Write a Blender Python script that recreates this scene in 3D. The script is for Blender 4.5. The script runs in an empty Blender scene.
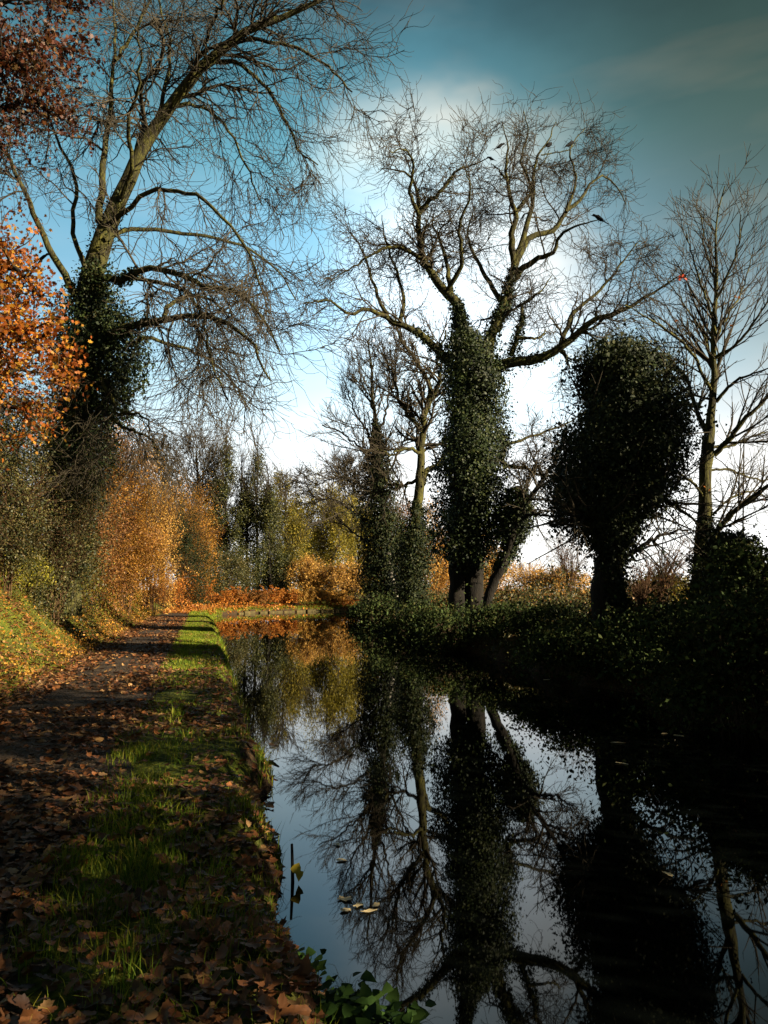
import bpy, math, random
import numpy as np
from mathutils import Vector

RNG = np.random.default_rng(7)
C = bpy.context.scene.collection
PI = math.pi

# ------------------------------------------------------------------ camera model
F = 773.0; HOR = 590.0; EYE = 1.6
TH = math.atan((HOR - 512.0) / F)
CT, ST = math.cos(TH), math.sin(TH)

def at(px, py, Y):
    """world point seen at pixel (px,py) at ground distance Y ahead of the camera"""
    v = (512.0 - py) / F
    t = Y / (CT - v * ST)
    return np.array([(px - 384.0) / F * t, Y, EYE + t * (ST + v * CT)])

# ------------------------------------------------------------------ object helpers
def tag(o, label=None, cat=None, group=None, kind=None):
    if label: o['label'] = label
    if cat: o['category'] = cat
    if group: o['group'] = group
    if kind: o['kind'] = kind
    return o

def thing(name, label, cat, loc, group=None):
    o = bpy.data.objects.new(name, None); C.objects.link(o)
    o.location = [float(v) for v in loc]; o.empty_display_size = .2
    return tag(o, label, cat, group)

def mesh_obj(name, V, faces_flat, counts, mat, parent=None, kind=None, smooth=False, uv=None):
    """V (n,3); faces_flat loop vertex ids; counts verts per face (array or int)"""
    V = np.asarray(V, dtype=np.float64)
    fl = np.asarray(faces_flat, dtype=np.int32).ravel()
    if np.isscalar(counts): counts = np.full(len(fl) // counts, counts, dtype=np.int32)
    counts = np.asarray(counts, dtype=np.int32)
    if parent is not None: V = V - np.array(parent.location)[None, :]
    me = bpy.data.meshes.new(name)
    me.vertices.add(len(V)); me.vertices.foreach_set('co', V.astype(np.float32).ravel())
    me.loops.add(len(fl)); me.loops.foreach_set('vertex_index', fl)
    me.polygons.add(len(counts))
    st = np.zeros(len(counts), dtype=np.int32); st[1:] = np.cumsum(counts)[:-1]
    me.polygons.foreach_set('loop_start', st)
    if smooth: me.polygons.foreach_set('use_smooth', np.ones(len(counts), dtype=bool))
    me.materials.append(mat)
    me.update(calc_edges=True); me.validate()
    o = bpy.data.objects.new(name, me); C.objects.link(o)
    if parent is not None: o.parent = parent
    if kind: o['kind'] = kind
    return o

def unit(v): return v / np.maximum(np.linalg.norm(v, axis=-1, keepdims=True), 1e-9)
def rnd_dir(n, rng=None): return unit((rng or RNG).normal(size=(n, 3)))

# smooth random field from summed sines
_fr = np.random.default_rng(3)
_fd = [(unit(_fr.normal(size=(1, 3)))[0] * _fr.uniform(.7, 1.5), _fr.uniform(0, 6.28)) for _ in range(14)]
def field(P, freq=1.0, seed=0):
    s = 0
    for i, (d, ph) in enumerate(_fd):
        s = s + np.sin(P @ d * freq + ph + seed * (1.7 + i * .61))
    return s / 3.7
def field2(x, y, freq=1.0, seed=0):
    return field(np.stack([x, y, 0 * x], -1), freq, seed)

# ------------------------------------------------------------------ materials
def mat_new(name):
    m = bpy.data.materials.new(name); m.use_nodes = True
    nt = m.node_tree; nt.nodes.clear()
    return m, nt, nt.nodes, nt.links

def ramp(nt, cols, pos=None, interp='LINEAR'):
    r = nt.nodes.new('ShaderNodeValToRGB'); cr = r.color_ramp; cr.interpolation = interp
    n = len(cols)
    pos = pos or [i / max(1, n - 1) for i in range(n)]
    while len(cr.elements) < n: cr.elements.new(.5)
    for e, p, c in zip(cr.elements, pos, cols):
        e.position = p; e.color = (c[0], c[1], c[2], 1)
    return r

def leaf_mat(name, cols, trans=.3, rough=.55, spec=.3, clump=None):
    m, nt, N, L = mat_new(name)
    g = N.new('ShaderNodeNewGeometry')
    r = ramp(nt, cols); L.new(g.outputs['Random Per Island'], r.inputs[0])
    col = r.outputs[0]
    # broad natural variation between neighbouring boughs
    tc = N.new('ShaderNodeTexCoord'); nz = N.new('ShaderNodeTexNoise')
    nz.inputs['Scale'].default_value = clump or 1.2; nz.inputs['Detail'].default_value = 2
    L.new(tc.outputs['Object'], nz.inputs['Vector'])
    mr = N.new('ShaderNodeMapRange'); mr.inputs[1].default_value = .3; mr.inputs[2].default_value = .7
    mr.inputs[3].default_value = .5; mr.inputs[4].default_value = 1.4
    L.new(nz.outputs[0], mr.inputs[0])
    mx = N.new('ShaderNodeVectorMath'); mx.operation = 'SCALE'
    L.new(col, mx.inputs[0]); L.new(mr.outputs[0], mx.inputs['Scale'])
    col = mx.outputs[0]
    p = N.new('ShaderNodeBsdfPrincipled'); p.inputs['Roughness'].default_value = rough
    p.inputs['Specular IOR Level'].default_value = spec
    L.new(col, p.inputs['Base Color'])
    out = N.new('ShaderNodeOutputMaterial')
    if trans > 0:
        t = N.new('ShaderNodeBsdfTranslucent'); L.new(col, t.inputs['Color'])
        ms = N.new('ShaderNodeMixShader'); ms.inputs[0].default_value = trans
        L.new(p.outputs[0], ms.inputs[1]); L.new(t.outputs[0], ms.inputs[2])
        L.new(ms.outputs[0], out.inputs[0])
    else:
        L.new(p.outputs[0], out.inputs[0])
    return m

def bark_mat(name, cols, scale=6, bump=.6, stretch=.25):
    m, nt, N, L = mat_new(name)
    tc = N.new('ShaderNodeTexCoord'); mp = N.new('ShaderNodeMapping')
    mp.inputs['Scale'].default_value = (1, 1, stretch)
    L.new(tc.outputs['Object'], mp.inputs[0])
    nz = N.new('ShaderNodeTexNoise'); nz.inputs['Scale'].default_value = scale
    nz.inputs['Detail'].default_value = 6; nz.inputs['Roughness'].default_value = .65
    L.new(mp.outputs[0], nz.inputs['Vector'])
    r = ramp(nt, cols, [.25 + .5 * i / (len(cols) - 1) for i in range(len(cols))])
    L.new(nz.outputs[0], r.inputs[0])
    p = N.new('ShaderNodeBsdfPrincipled'); p.inputs['Roughness'].default_value = .9
    p.inputs['Specular IOR Level'].default_value = .15
    L.new(r.outputs[0], p.inputs['Base Color'])
    n2 = N.new('ShaderNodeTexNoise'); n2.inputs['Scale'].default_value = scale * 4; n2.inputs['Detail'].default_value = 4
    L.new(mp.outputs[0], n2.inputs['Vector'])
    b = N.new('ShaderNodeBump'); b.inputs['Strength'].default_value = bump; b.inputs['Distance'].default_value = .03
    L.new(n2.outputs[0], b.inputs['Height']); L.new(b.outputs[0], p.inputs['Normal'])
    out = N.new('ShaderNodeOutputMaterial'); L.new(p.outputs[0], out.inputs[0])
    return m

M = {}
M['bark_moss'] = bark_mat('mossy_bark', [(.006, .005, .004), (.02, .017, .009), (.06, .056, .014), (.13, .12, .024)], 8, .9)
M['bark'] = bark_mat('dark_bark', [(.004, .0035, .003), (.011, .009, .007), (.024, .02, .013)], 9, 1.0)
M['bark_grey'] = bark_mat('grey_bark', [(.05, .045, .035), (.12, .105, .085), (.17, .15, .12)])
M['bark_pale'] = bark_mat('pale_bark', [(.05, .045, .04), (.2, .18, .15), (.32, .3, .26)])
M['twig'] = bark_mat('twig_bark', [(.025, .020, .014), (.06, .048, .03)], 3, 0)
M['cane'] = bark_mat('bramble_cane', [(.07, .045, .03), (.16, .11, .07)], 4, 0)
M['twig_brown'] = bark_mat('brown_twig', [(.05, .025, .013), (.09, .05, .025)], 3, 0)
M['ivy'] = leaf_mat('ivy_leaves', [(.006, .011, .004), (.012, .021, .006), (.022, .034, .008), (.045, .05, .012)], .12, .55, .18)
M['ivy_dark'] = leaf_mat('dark_ivy_leaves', [(.005, .008, .003), (.010, .016, .005), (.018, .026, .007), (.036, .036, .010)], .10, .6, .12)
M['bramble'] = leaf_mat('bramble_leaves', [(.010, .016, .006), (.022, .034, .011), (.042, .056, .014), (.036, .055, .018), (.07, .065, .02)], .15, .7, .05)
M['golden'] = leaf_mat('golden_leaves', [(.18, .075, .013), (.36, .15, .019), (.5, .24, .03), (.3, .18, .03)], .4)
M['russet'] = leaf_mat('russet_leaves', [(.10, .035, .012), (.2, .075, .018), (.32, .14, .025), (.16, .10, .03)], .35)
M['orange'] = leaf_mat('orange_bracken', [(.16, .04, .010), (.34, .10, .014), (.5, .19, .025), (.42, .2, .04)], .35)
M['tan'] = leaf_mat('tan_leaves', [(.3, .14, .03), (.5, .26, .05), (.6, .36, .08), (.4, .22, .05)], .35)
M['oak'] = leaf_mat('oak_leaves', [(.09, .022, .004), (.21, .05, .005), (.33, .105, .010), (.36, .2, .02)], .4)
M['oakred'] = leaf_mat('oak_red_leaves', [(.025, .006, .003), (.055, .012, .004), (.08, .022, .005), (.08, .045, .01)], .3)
M['olive'] = leaf_mat('olive_leaves', [(.06, .06, .012), (.12, .11, .02), (.2, .16, .025), (.28, .2, .03)], .35, .7, .1)
M['yellowolive'] = leaf_mat('yellow_olive_leaves', [(.08, .075, .012), (.15, .13, .016), (.26, .21, .02), (.36, .27, .03)], .35, clump=.5)
M['olive_dark'] = leaf_mat('dark_olive_leaves', [(.016, .022, .007), (.04, .045, .012), (.08, .07, .018), (.12, .085, .025)], .25)
M['yellowgreen'] = leaf_mat('yellow_green_leaves', [(.16, .15, .015), (.3, .27, .025), (.42, .34, .03), (.12, .16, .02)], .4)
M['evergreen'] = leaf_mat('evergreen_leaves', [(.010, .013, .004), (.024, .03, .006), (.052, .056, .010), (.105, .092, .018)], .12)
M['grass'] = leaf_mat('grass_blades', [(.04, .09, .008), (.10, .165, .010), (.20, .235, .014), (.29, .24, .03)], .4, .6, .2)
M['nettle'] = leaf_mat('fresh_green_leaves', [(.02, .045, .010), (.035, .075, .015), (.055, .10, .02)], .3, .6, .1)
M['litter'] = leaf_mat('fallen_leaves', [(.03, .013, .007), (.065, .027, .011), (.13, .046, .015), (.21, .075, .02), (.07, .034, .016), (.15, .085, .034), (.3, .16, .055)], .08, .6, .3, 3)
M['palelitter'] = leaf_mat('pale_leaf', [(.6, .45, .22), (.7, .55, .3)], .1)
M['darklitter'] = leaf_mat('dark_leaf', [(.03, .015, .01), (.05, .03, .015)], .05)
M['yellowleaf'] = leaf_mat('yellow_leaf', [(.55, .42, .03), (.6, .45, .04)], .3)
M['redleaf'] = leaf_mat('red_leaf', [(.35, .04, .02), (.5, .08, .03)], .35)
M['feather'] = bark_mat('black_feathers', [(.003, .003, .004), (.007, .007, .008)], 20, .1, 1)

# ------------------------------------------------------------------ terrain
E_L = np.array([(3.2, -10), (2.0, -5), (.60, 0), (-.52, 5), (-1.62, 10), (-3.925, 20), (-6.3, 30), (-8.665, 40), (-11.2, 51), (-12.7, 58), (-12.9, 63),
                (-11.5, 67.2), (-8, 71.0), (-3.4, 74.5), (5, 79), (18, 83), (60, 90), (300, 110)], float)
E_R = np.array([(7.6, -14), (6.5, -5), (5.7, 5), (5.0, 10), (3.9, 18.6), (2.3, 26.6), (.45, 37), (-1.3, 47), (-1.7, 54), (.2, 60), (6, 66),
                (18, 70), (60, 77), (300, 97)], float)

def chaikin(P, n=2):
    for _ in range(n):
        a, b = P[:-1], P[1:]
        Q = np.empty((2 * len(a), 2)); Q[0::2] = .75 * a + .25 * b; Q[1::2] = .25 * a + .75 * b
        P = np.vstack([P[:1], Q, P[-1:]])
    return P
E_L = chaikin(E_L); E_R = chaikin(E_R)

def sdist(x, y, E):
    """signed distance to a polyline; positive on the left of travel"""
    best = np.full(x.shape, 1e9); sg = np.ones(x.shape)
    for (ax, ay), (bx, by) in zip(E[:-1], E[1:]):
        dx, dy = bx - ax, by - ay; l2 = dx * dx + dy * dy
        t = np.clip(((x - ax) * dx + (y - ay) * dy) / l2, 0, 1)
        d = np.hypot(x - ax - t * dx, y - ay - t * dy)
        c = dx * (y - ay) - dy * (x - ax)
        m = d < best - 1e-9
        best = np.where(m, d, best); sg = np.where(m, np.where(c >= 0, 1., -1.), sg)
    return best * sg

def sstep(t):
    t = np.clip(t, 0, 1); return t * t * (3 - 2 * t)

PATH_IN, PATH_OUT = 1.42, 3.35
def ground_z(x, y, full=False):
    x = np.asarray(x, float); y = np.asarray(y, float)
    wob = .08 * field2(x, y, 2.2, 5) + .03 * field2(x, y, 6.1, 3)
    dl = sdist(x, y, E_L); dr = -sdist(x, y, E_R)
    dlw = dl + wob * (np.abs(dl) < 1.2)
    drw = dr + 2.2 * wob
    # left bank: vertical-ish edge, verge, path, rising bank
    far = sstep((y - 56) / 10)
    zl = -.64 + .62 * sstep((dlw + .22) / .60) + .02 * np.clip(dlw, 0, 1)
    rise = np.clip(dl - (PATH_OUT + .15), 0, None)
    zl = zl + (1 - .8 * far) * (2.6 * sstep(rise / 3.4) + .06 * np.clip(rise, 0, 14)) + .05 * field2(x, y, 1.3, 2) * np.clip(rise, 0, 1) + .05 * sstep((rise) / .5)
    zl = zl + .025 * field2(x, y, 3.0, 9) * sstep((1.45 - dl) / .3) * sstep(dl / .3)
    zr = -.75 + 1.05 * sstep((drw + .1) / .9) + 1.0 * sstep((drw - .6) / 3.2) + .06 * field2(x, y, 1.1, 4) * np.clip(dr, 0, 1)
    z = np.where(dr > -.25, zr, np.where(dl > -.4, zl, -1.1))
    z = np.where((dl <= -.4) & (dr <= -.25), -.62 - .9 * sstep(np.minimum(-dl, -dr) - .2), z)
    z = z - .02 * far * 0
    if full: return z, dl, dr
    return z

def gz(x, y): return float(ground_z(np.array([float(x)]), np.array([float(y)]))[0])

def axis(fa, fb, fs, ma, mb, ms, far):
    a = np.arange(fa, fb + 1e-6, fs)
    l = np.arange(ma, fa - ms * .5, ms); r = np.arange(fb + ms, mb + 1e-6, ms)
    return np.concatenate([np.array([-f for f in far[::-1]]) + ma, l, a, r, mb + np.array(far)])
farl = [3, 8, 16, 30, 60, 120, 250, 500, 1000, 1800]
xs = axis(-13, 7.5, .12, -30, 22, .5, farl)
ys = axis(1.5, 30, .18, -10, 95, .45, farl)
gx, gy = np.meshgrid(xs, ys)
z, dl, dr = ground_z(gx, gy, True)
V = np.stack([gx, gy, z], -1).reshape(-1, 3)
ny, nx = gx.shape
ii = (np.arange(ny - 1)[:, None] * nx + np.arange(nx - 1)[None, :]).ravel()
Fq = np.stack([ii, ii + 1, ii + nx + 1, ii + nx], -1)

def ground_material():
    m, nt, N, L = mat_new('ground_soil_and_turf')
    tc = N.new('ShaderNodeTexCoord')
    at_ = N.new('ShaderNodeAttribute'); at_.attribute_name = 'turf'
    n1 = N.new('ShaderNodeTexNoise'); n1.inputs['Scale'].default_value = 1.3; n1.inputs['Detail'].default_value = 8; n1.inputs['Roughness'].default_value = .7
    n2 = N.new('ShaderNodeTexNoise'); n2.inputs['Scale'].default_value = 22; n2.inputs['Detail'].default_value = 5
    L.new(tc.outputs['Object'], n1.inputs['Vector']); L.new(tc.outputs['Object'], n2.inputs['Vector'])
    soil = ramp(nt, [(.012, .009, .006), (.035, .022, .012), (.07, .04, .018)], [.3, .5, .72])
    L.new(n2.outputs[0], soil.inputs[0])
    turf = ramp(nt, [(.02, .03, .005), (.07, .09, .010), (.15, .15, .014)], [.3, .5, .72])
    L.new(n2.outputs[0], turf.inputs[0])
    ad = N.new('ShaderNodeMath'); ad.operation = 'ADD'
    sb = N.new('ShaderNodeMath'); sb.operation = 'SUBTRACT'; sb.inputs[1].default_value = .5
    L.new(n1.outputs[0], sb.inputs[0]); L.new(sb.outputs[0], ad.inputs[0]); L.new(at_.outputs['Fac'], ad.inputs[1])
    mr = N.new('ShaderNodeMapRange'); mr.inputs[1].default_value = .3; mr.inputs[2].default_value = .7
    L.new(ad.outputs[0], mr.inputs[0])
    mx = N.new('ShaderNodeMix'); mx.data_type = 'RGBA'
    L.new(mr.outputs[0], mx.inputs[0]); L.new(soil.outputs[0], mx.inputs[6]); L.new(turf.outputs[0], mx.inputs[7])
    p = N.new('ShaderNodeBsdfPrincipled'); p.inputs['Roughness'].default_value = .95; p.inputs['Specular IOR Level'].default_value = .1
    L.new(mx.outputs[2], p.inputs['Base Color'])
    b = N.new('ShaderNodeBump'); b.inputs['Strength'].default_value = .8; b.inputs['Distance'].default_value = .04
    L.new(n2.outputs[0], b.inputs['Height']); L.new(b.outputs[0], p.inputs['Normal'])
    o = N.new('ShaderNodeOutputMaterial'); L.new(p.outputs[0], o.inputs[0])
    return m
ground = mesh_obj('ground', V, Fq, 4, ground_material(), kind='structure', smooth=True)
turf = np.where(dl > 0, np.where(dl < PATH_IN, .62, np.where(dl < 9, .6, .35)), np.where(dr > 9, .7, .3))
turf = np.where((dl > PATH_IN) & (dl < PATH_OUT), .1, turf)
turf = np.where((dl < .2) & (dr < .2), .1, turf)
a = ground.data.attributes.new('turf', 'FLOAT', 'POINT'); a.data.foreach_set('value', turf.ravel().astype(np.float32))

# ---- path ribbon
def path_material():
    m, nt, N, L = mat_new('worn_gravel_path')
    tc = N.new('ShaderNodeTexCoord')
    n1 = N.new('ShaderNodeTexNoise'); n1.inputs['Scale'].default_value = 2.0; n1.inputs['Detail'].default_value = 6
    n2 = N.new('ShaderNodeTexVoronoi'); n2.inputs['Scale'].default_value = 28
    for n in (n1, n2): L.new(tc.outputs['Object'], n.inputs['Vector'])
    r1 = ramp(nt, [(.014, .010, .007), (.03, .020, .012), (.05, .032, .018)], [.3, .5, .7]); L.new(n1.outputs[0], r1.inputs[0])
    r2 = ramp(nt, [(.55, .55, .6), (1.1, 1.1, 1.1), (1.5, 1.4, 1.3)], [0, .4, 1]); L.new(n2.outputs['Color'], r2.inputs[0])
    mx = N.new('ShaderNodeMix'); mx.data_type = 'RGBA'; mx.blend_type = 'MULTIPLY'; mx.inputs[0].default_value = 1
    L.new(r1.outputs[0], mx.inputs[6]); L.new(r2.outputs[0], mx.inputs[7])
    p = N.new('ShaderNodeBsdfPrincipled'); p.inputs['Roughness'].default_value = .85; p.inputs['Specular IOR Level'].default_value = .2
    L.new(mx.outputs[2], p.inputs['Base Color'])
    b = N.new('ShaderNodeBump'); b.inputs['Strength'].default_value = .9; b.inputs['Distance'].default_value = .02
    L.new(n2.outputs['Distance'], b.inputs['Height']); L.new(b.outputs[0], p.inputs['Normal'])
    o = N.new('ShaderNodeOutputMaterial'); L.new(p.outputs[0], o.inputs[0])
    return m
seg = np.diff(E_L, axis=0); sl = np.hypot(seg[:, 0], seg[:, 1]); cs = np.concatenate([[0], np.cumsum(sl)])
st = np.arange(0, 115, .3)
cx = np.interp(st, cs, E_L[:, 0]); cy = np.interp(st, cs, E_L[:, 1])
k9 = np.ones(15) / 15
tx = np.convolve(np.pad(np.gradient(cx), 7, 'edge'), k9, 'valid'); ty = np.convolve(np.pad(np.gradient(cy), 7, 'edge'), k9, 'valid')
tn = np.hypot(tx, ty); nxn, nyn = -ty / tn, tx / tn
offs = np.linspace(0, 1, 9)
rows = []
for j, f in enumerate(offs):
    o_ = PATH_IN + (PATH_OUT - PATH_IN) * f
    if j in (0, 8): o_ = o_ + .13 * np.sin(st * 1.3 + j) + .08 * np.sin(st * 3.1 + 2 * j)
    X, Y_ = cx + nxn * o_, cy + nyn * o_
    zz = .022 + .018 * np.cos((f - .5) * 5) + .008 * np.sin(st * 2.2 + j)
    if j in (0, 8): zz = np.minimum(zz, .012)
    Z = np.maximum(ground_z(X, Y_), -.1) + zz
    rows.append(np.stack([X, Y_, Z], -1))
PV = np.stack(rows, 1); n_, k_ = PV.shape[:2]
ii = (np.arange(n_ - 1)[:, None] * k_ + np.arange(k_ - 1)[None, :]).ravel()
mesh_obj('path', PV.reshape(-1, 3), np.stack([ii, ii + k_, ii + k_ + 1, ii + 1], -1), 4, path_material(), kind='structure', smooth=True)

# ---- water
def water_material():
    m, nt, N, L = mat_new('canal_water')
    tc = N.new('ShaderNodeTexCoord')
    n1 = N.new('ShaderNodeTexNoise'); n1.inputs['Scale'].default_value = 1.6; n1.inputs['Detail'].default_value = 3
    L.new(tc.outputs['Object'], n1.inputs['Vector'])
    b = N.new('ShaderNodeBump'); b.inputs['Strength'].default_value = .004; b.inputs['Distance'].default_value = .06
    L.new(n1.outputs[0], b.inputs['Height'])
    p = N.new('ShaderNodeBsdfPrincipled')
    p.inputs['Base Color'].default_value = (.0012, .0016, .0014, 1); p.inputs['Roughness'].default_value = .015
    p.inputs['IOR'].default_value = 1.34
    L.new(b.outputs[0], p.inputs['Normal'])
    o = N.new('ShaderNodeOutputMaterial'); L.new(p.outputs[0], o.inputs[0])
    return m
WZ = -.4
wx = np.linspace(-18, 70, 23); wy = np.linspace(-9, 96, 27)
gx, gy = np.meshgrid(wx, wy); ny, nx = gx.shape
ii = (np.arange(ny - 1)[:, None] * nx + np.arange(nx - 1)[None, :]).ravel()
mesh_obj('water', np.stack([gx, gy, 0 * gx + WZ], -1).reshape(-1, 3), np.stack([ii, ii + 1, ii + nx + 1, ii + nx], -1), 4, water_material(), kind='structure', smooth=True)

# ------------------------------------------------------------------ tubes and branch growth
def tubes(P, R, sides=3):
    """P (n,K,3), R (n,K) -> verts, quad loops"""
    n, K = P.shape[:2]
    T = unit(np.gradient(P, axis=1))
    ref = np.where(np.abs(T[:, :1, 2:3]) > .9, np.array([1., 0, 0]), np.array([0, 0, 1.]))
    ref = np.broadcast_to(ref, T.shape)
    A = unit(np.cross(T, ref)); B = np.cross(T, A)
    ang = np.arange(sides) * 2 * PI / sides
    V = P[:, :, None, :] + R[:, :, None, None] * (np.cos(ang)[None, None, :, None] * A[:, :, None, :] + np.sin(ang)[None, None, :, None] * B[:, :, None, :])
    base = (np.arange(n) * K * sides)[:, None, None] + (np.arange(K - 1) * sides)[None, :, None]
    s = np.arange(sides)[None, None, :]; s2 = (s + 1) % sides
    Fq = np.stack([base + s, base + s2, base + s2 + sides, base + s + sides], -1).reshape(-1, 4)
    return V.reshape(-1, 3), Fq

def merge(parts):
    Vs, Fs, o = [], [], 0
    for v, f in parts:
        Vs.append(v); Fs.append(f + o); o += len(v)
    return np.vstack(Vs), np.vstack(Fs)

def catmull(P, n):
    P = np.asarray(P, float)
    if len(P) == 2:
        t = np.linspace(0, 1, n)[:, None]; return P[0] * (1 - t) + P[1] * t
    Q = np.vstack([2 * P[0] - P[1], P, 2 * P[-1] - P[-2]])
    d = np.concatenate([[0], np.cumsum(np.linalg.norm(np.diff(P, axis=0), axis=1))]); d /= d[-1]
    u = np.linspace(0, 1, n); i = np.clip(np.searchsorted(d, u, side='right') - 1, 0, len(P) - 2)
    t = ((u - d[i]) / (d[i + 1] - d[i]))[:, None]
    p0, p1, p2, p3 = Q[i], Q[i + 1], Q[i + 2], Q[i + 3]
    return .5 * (2 * p1 + (p2 - p0) * t + (2 * p0 - 5 * p1 + 4 * p2 - p3) * t ** 2 + (3 * p1 - p0 - 3 * p2 + p3) * t ** 3)

def limb(pix, Y, dY, w0, w1, K=20, rng=RNG, wob=.03, back=0.):
    """traced limb: pixels at its own depth Y drifting by dY metres towards its tip; w0,w1 px widths"""
    pix = np.asarray(pix, float); n = len(pix)
    f = np.linspace(0, 1, n) ** 1.15
    P = np.array([at(x, y, Y + back + dY * g) for (x, y), g in zip(pix, f)])
    P = catmull(P, K)
    P[1:-1] += rng.normal(size=(K - 2, 3)) * wob
    R = np.linspace(w0, w1, K) * .5 * Y / F
    return P, R

def grow(P, R, n, t0, t1, ang, length, K, wander, trop, rr, rmin, rng, upturn=0., lenfall=.5, flat=None):
    """vectorised: n children over all parents (P (m,K0,3)). ang, length: (lo,hi). trop: vector pull"""
    m, K0 = P.shape[:2]
    plen = np.linalg.norm(np.diff(P, axis=1), axis=2).sum(1)
    pi = rng.choice(m, n, p=plen / plen.sum())
    t = rng.uniform(t0, t1, n)
    q = t * (K0 - 1); i = np.clip(q.astype(int), 0, K0 - 2); f = (q - i)[:, None]
    pos = P[pi, i] * (1 - f) + P[pi, i + 1] * f
    rad = R[pi, i] * (1 - f[:, 0]) + R[pi, i + 1] * f[:, 0]
    T = unit(P[pi, i + 1] - P[pi, i])
    rv = rnd_dir(n, rng)
    if flat is not None: rv = rv * np.array(flat)
    rp = unit(rv - (rv * T).sum(1, keepdims=True) * T)
    a = rng.uniform(ang[0], ang[1], n)[:, None]
    d = unit(np.cos(a) * T + np.sin(a) * rp)
    Ln = rng.uniform(length[0], length[1], n) * (1 - lenfall * t)
    out = np.empty((n, K, 3)); out[:, 0] = pos
    trop = np.asarray(trop, float)
    for k in range(1, K):
        g = trop.copy()
        if upturn and k > K * .55: g = g * .1 + np.array([0, 0, upturn])
        d = unit(d + rng.normal(size=(n, 3)) * wander + g)
        out[:, k] = out[:, k - 1] + d * (Ln / (K - 1))[:, None]
    r0 = np.clip(rad * rr, rmin * 1.15, None)
    Rr = r0[:, None] * np.linspace(1, .35, K)[None, :]
    return out, np.maximum(Rr, rmin * np.linspace(1, .7, K)[None, :])

def stack_limbs(limbs):
    return np.stack([l[0] for l in limbs]), np.stack([l[1] for l in limbs])

# ------------------------------------------------------------------ leaves
T_QUAD = np.array([(-.5, 0, 0), (-.05, -.32, .10), (.5, 0, 0), (-.05, .32, .10)])
T_IVY = np.array([(-.4, 0, 0), (-.32, -.36, .08), (.0, -.30, .08), (.5, 0, -.04), (.0, .30, .08), (-.32, .36, .08)])
T_LOBE = np.array([(-.5, 0, 0), (-.3, -.14, .03), (-.28, -.4, .1), (-.05, -.2, .03), (.08, -.45, .12), (.2, -.15, .03), (.5, 0, -.06),
                   (.2, .15, .03), (.08, .45, .12), (-.05, .2, .03), (-.28, .4, .1), (-.3, .14, .03)])
def leaf_mesh(P, S, rng=RNG, normal=None, nspread=1.0, tmpl=T_QUAD, droop=0.):
    n = len(P); S = np.broadcast_to(np.asarray(S, float), (n,))
    nn = rnd_dir(n, rng)
    if normal is not None: nn = unit(np.asarray(normal) + nn * nspread)
    r = rnd_dir(n, rng) + np.array([0, 0, -droop])
    a = unit(r - (r * nn).sum(1, keepdims=True) * nn); b = np.cross(nn, a)
    t = tmpl; k = len(t)
    V = P[:, None, :] + S[:, None, None] * (t[None, :, 0:1] * a[:, None, :] + t[None, :, 1:2] * b[:, None, :] + t[None, :, 2:3] * nn[:, None, :])
    return V.reshape(-1, 3), np.arange(n * k).reshape(n, k)

def leaves_obj(name, P, S, mat, parent, kind=None, **kw):
    v, f = leaf_mesh(P, S, **kw)
    return mesh_obj(name, v, f, f.shape[1], mat, parent, kind)

def ivy_points(rows, Y, n, rng, depth=1.0, lump=.22, fuzz=.10):
    """ivy-clad volume from outline rows (py, left px, right px) at distance Y -> points, outward normals"""
    C0, Rad, Z = [], [], []
    for py, xl, xr in rows:
        a_, b_ = at(xl, py, Y), at(xr, py, Y)
        C0.append((a_ + b_) / 2); Rad.append((b_[0] - a_[0]) / 2)
    C0 = np.array(C0); Rad = np.array(Rad); Z = C0[:, 2]
    o = np.argsort(Z); Z, C0, Rad = Z[o], C0[o], Rad[o]
    # sample heights by circumference
    zz = np.linspace(Z[0], Z[-1], 200); w = np.interp(zz, Z, Rad) + .05; w = w / w.sum()
    z = rng.choice(zz, n, p=w) + rng.uniform(-.5, .5, n) * (zz[1] - zz[0])
    r = np.interp(z, Z, Rad); x = np.interp(z, Z, C0[:, 0]); y = np.interp(z, Z, C0[:, 1])
    th = rng.uniform(0, 2 * PI, n)
    d = np.stack([np.cos(th), np.sin(th) * depth, 0 * th], -1)
    shell = np.where(rng.random(n) < .72, rng.normal(.97, .09, n), rng.uniform(.35, .95, n))
    P0 = np.stack([x, y, z], -1)
    lp = P0 + d * r[:, None]
    k = np.minimum(1 + lump * (field(lp, 2.2, 1) - .25) + .6 * lump * field(lp, 6.0, 3), 1.1)
    P = P0 + d * (r * shell * k)[:, None]
    P += rng.normal(size=(n, 3)) * fuzz * np.minimum(1, r[:, None] * 1.2)
    # bulging sprays and hanging tufts that break the outline
    nc = max(12, int(n / 420)); src = rng.choice(n, nc); cc = P0[src] + (P[src] - P0[src]) * 1.0
    mv = rng.random(n) < .30; ci = rng.integers(nc, size=mv.sum()); sz = (rng.uniform(.07, .2, nc) * np.minimum(1.2, .35 + r[src]))[ci, None]
    P[mv] = cc[ci] + rng.normal(size=(mv.sum(), 3)) * sz * np.array([1, 1, 1.5]) - np.array([0, 0, .6]) * sz
    nrm = d + np.array([0, 0, .25])
    return P, nrm

def ivy_obj(rows, Y, n, size, mat, parent, rng, name='ivy', **kw):
    n = int(n * 2.4); size = size * .6; sc = kw.pop('sc', .88) * .5
    rows = [(a, (b + c) / 2 - (c - b) * sc, (b + c) / 2 + (c - b) * sc) for a, b, c in rows]
    P, nr = ivy_points(rows, Y, n, rng, **kw)
    return leaves_obj(name, P, rng.lognormal(0, .3, n) * size, mat, parent, rng=rng, normal=nr, nspread=.6, tmpl=T_IVY, droop=.6)

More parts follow.
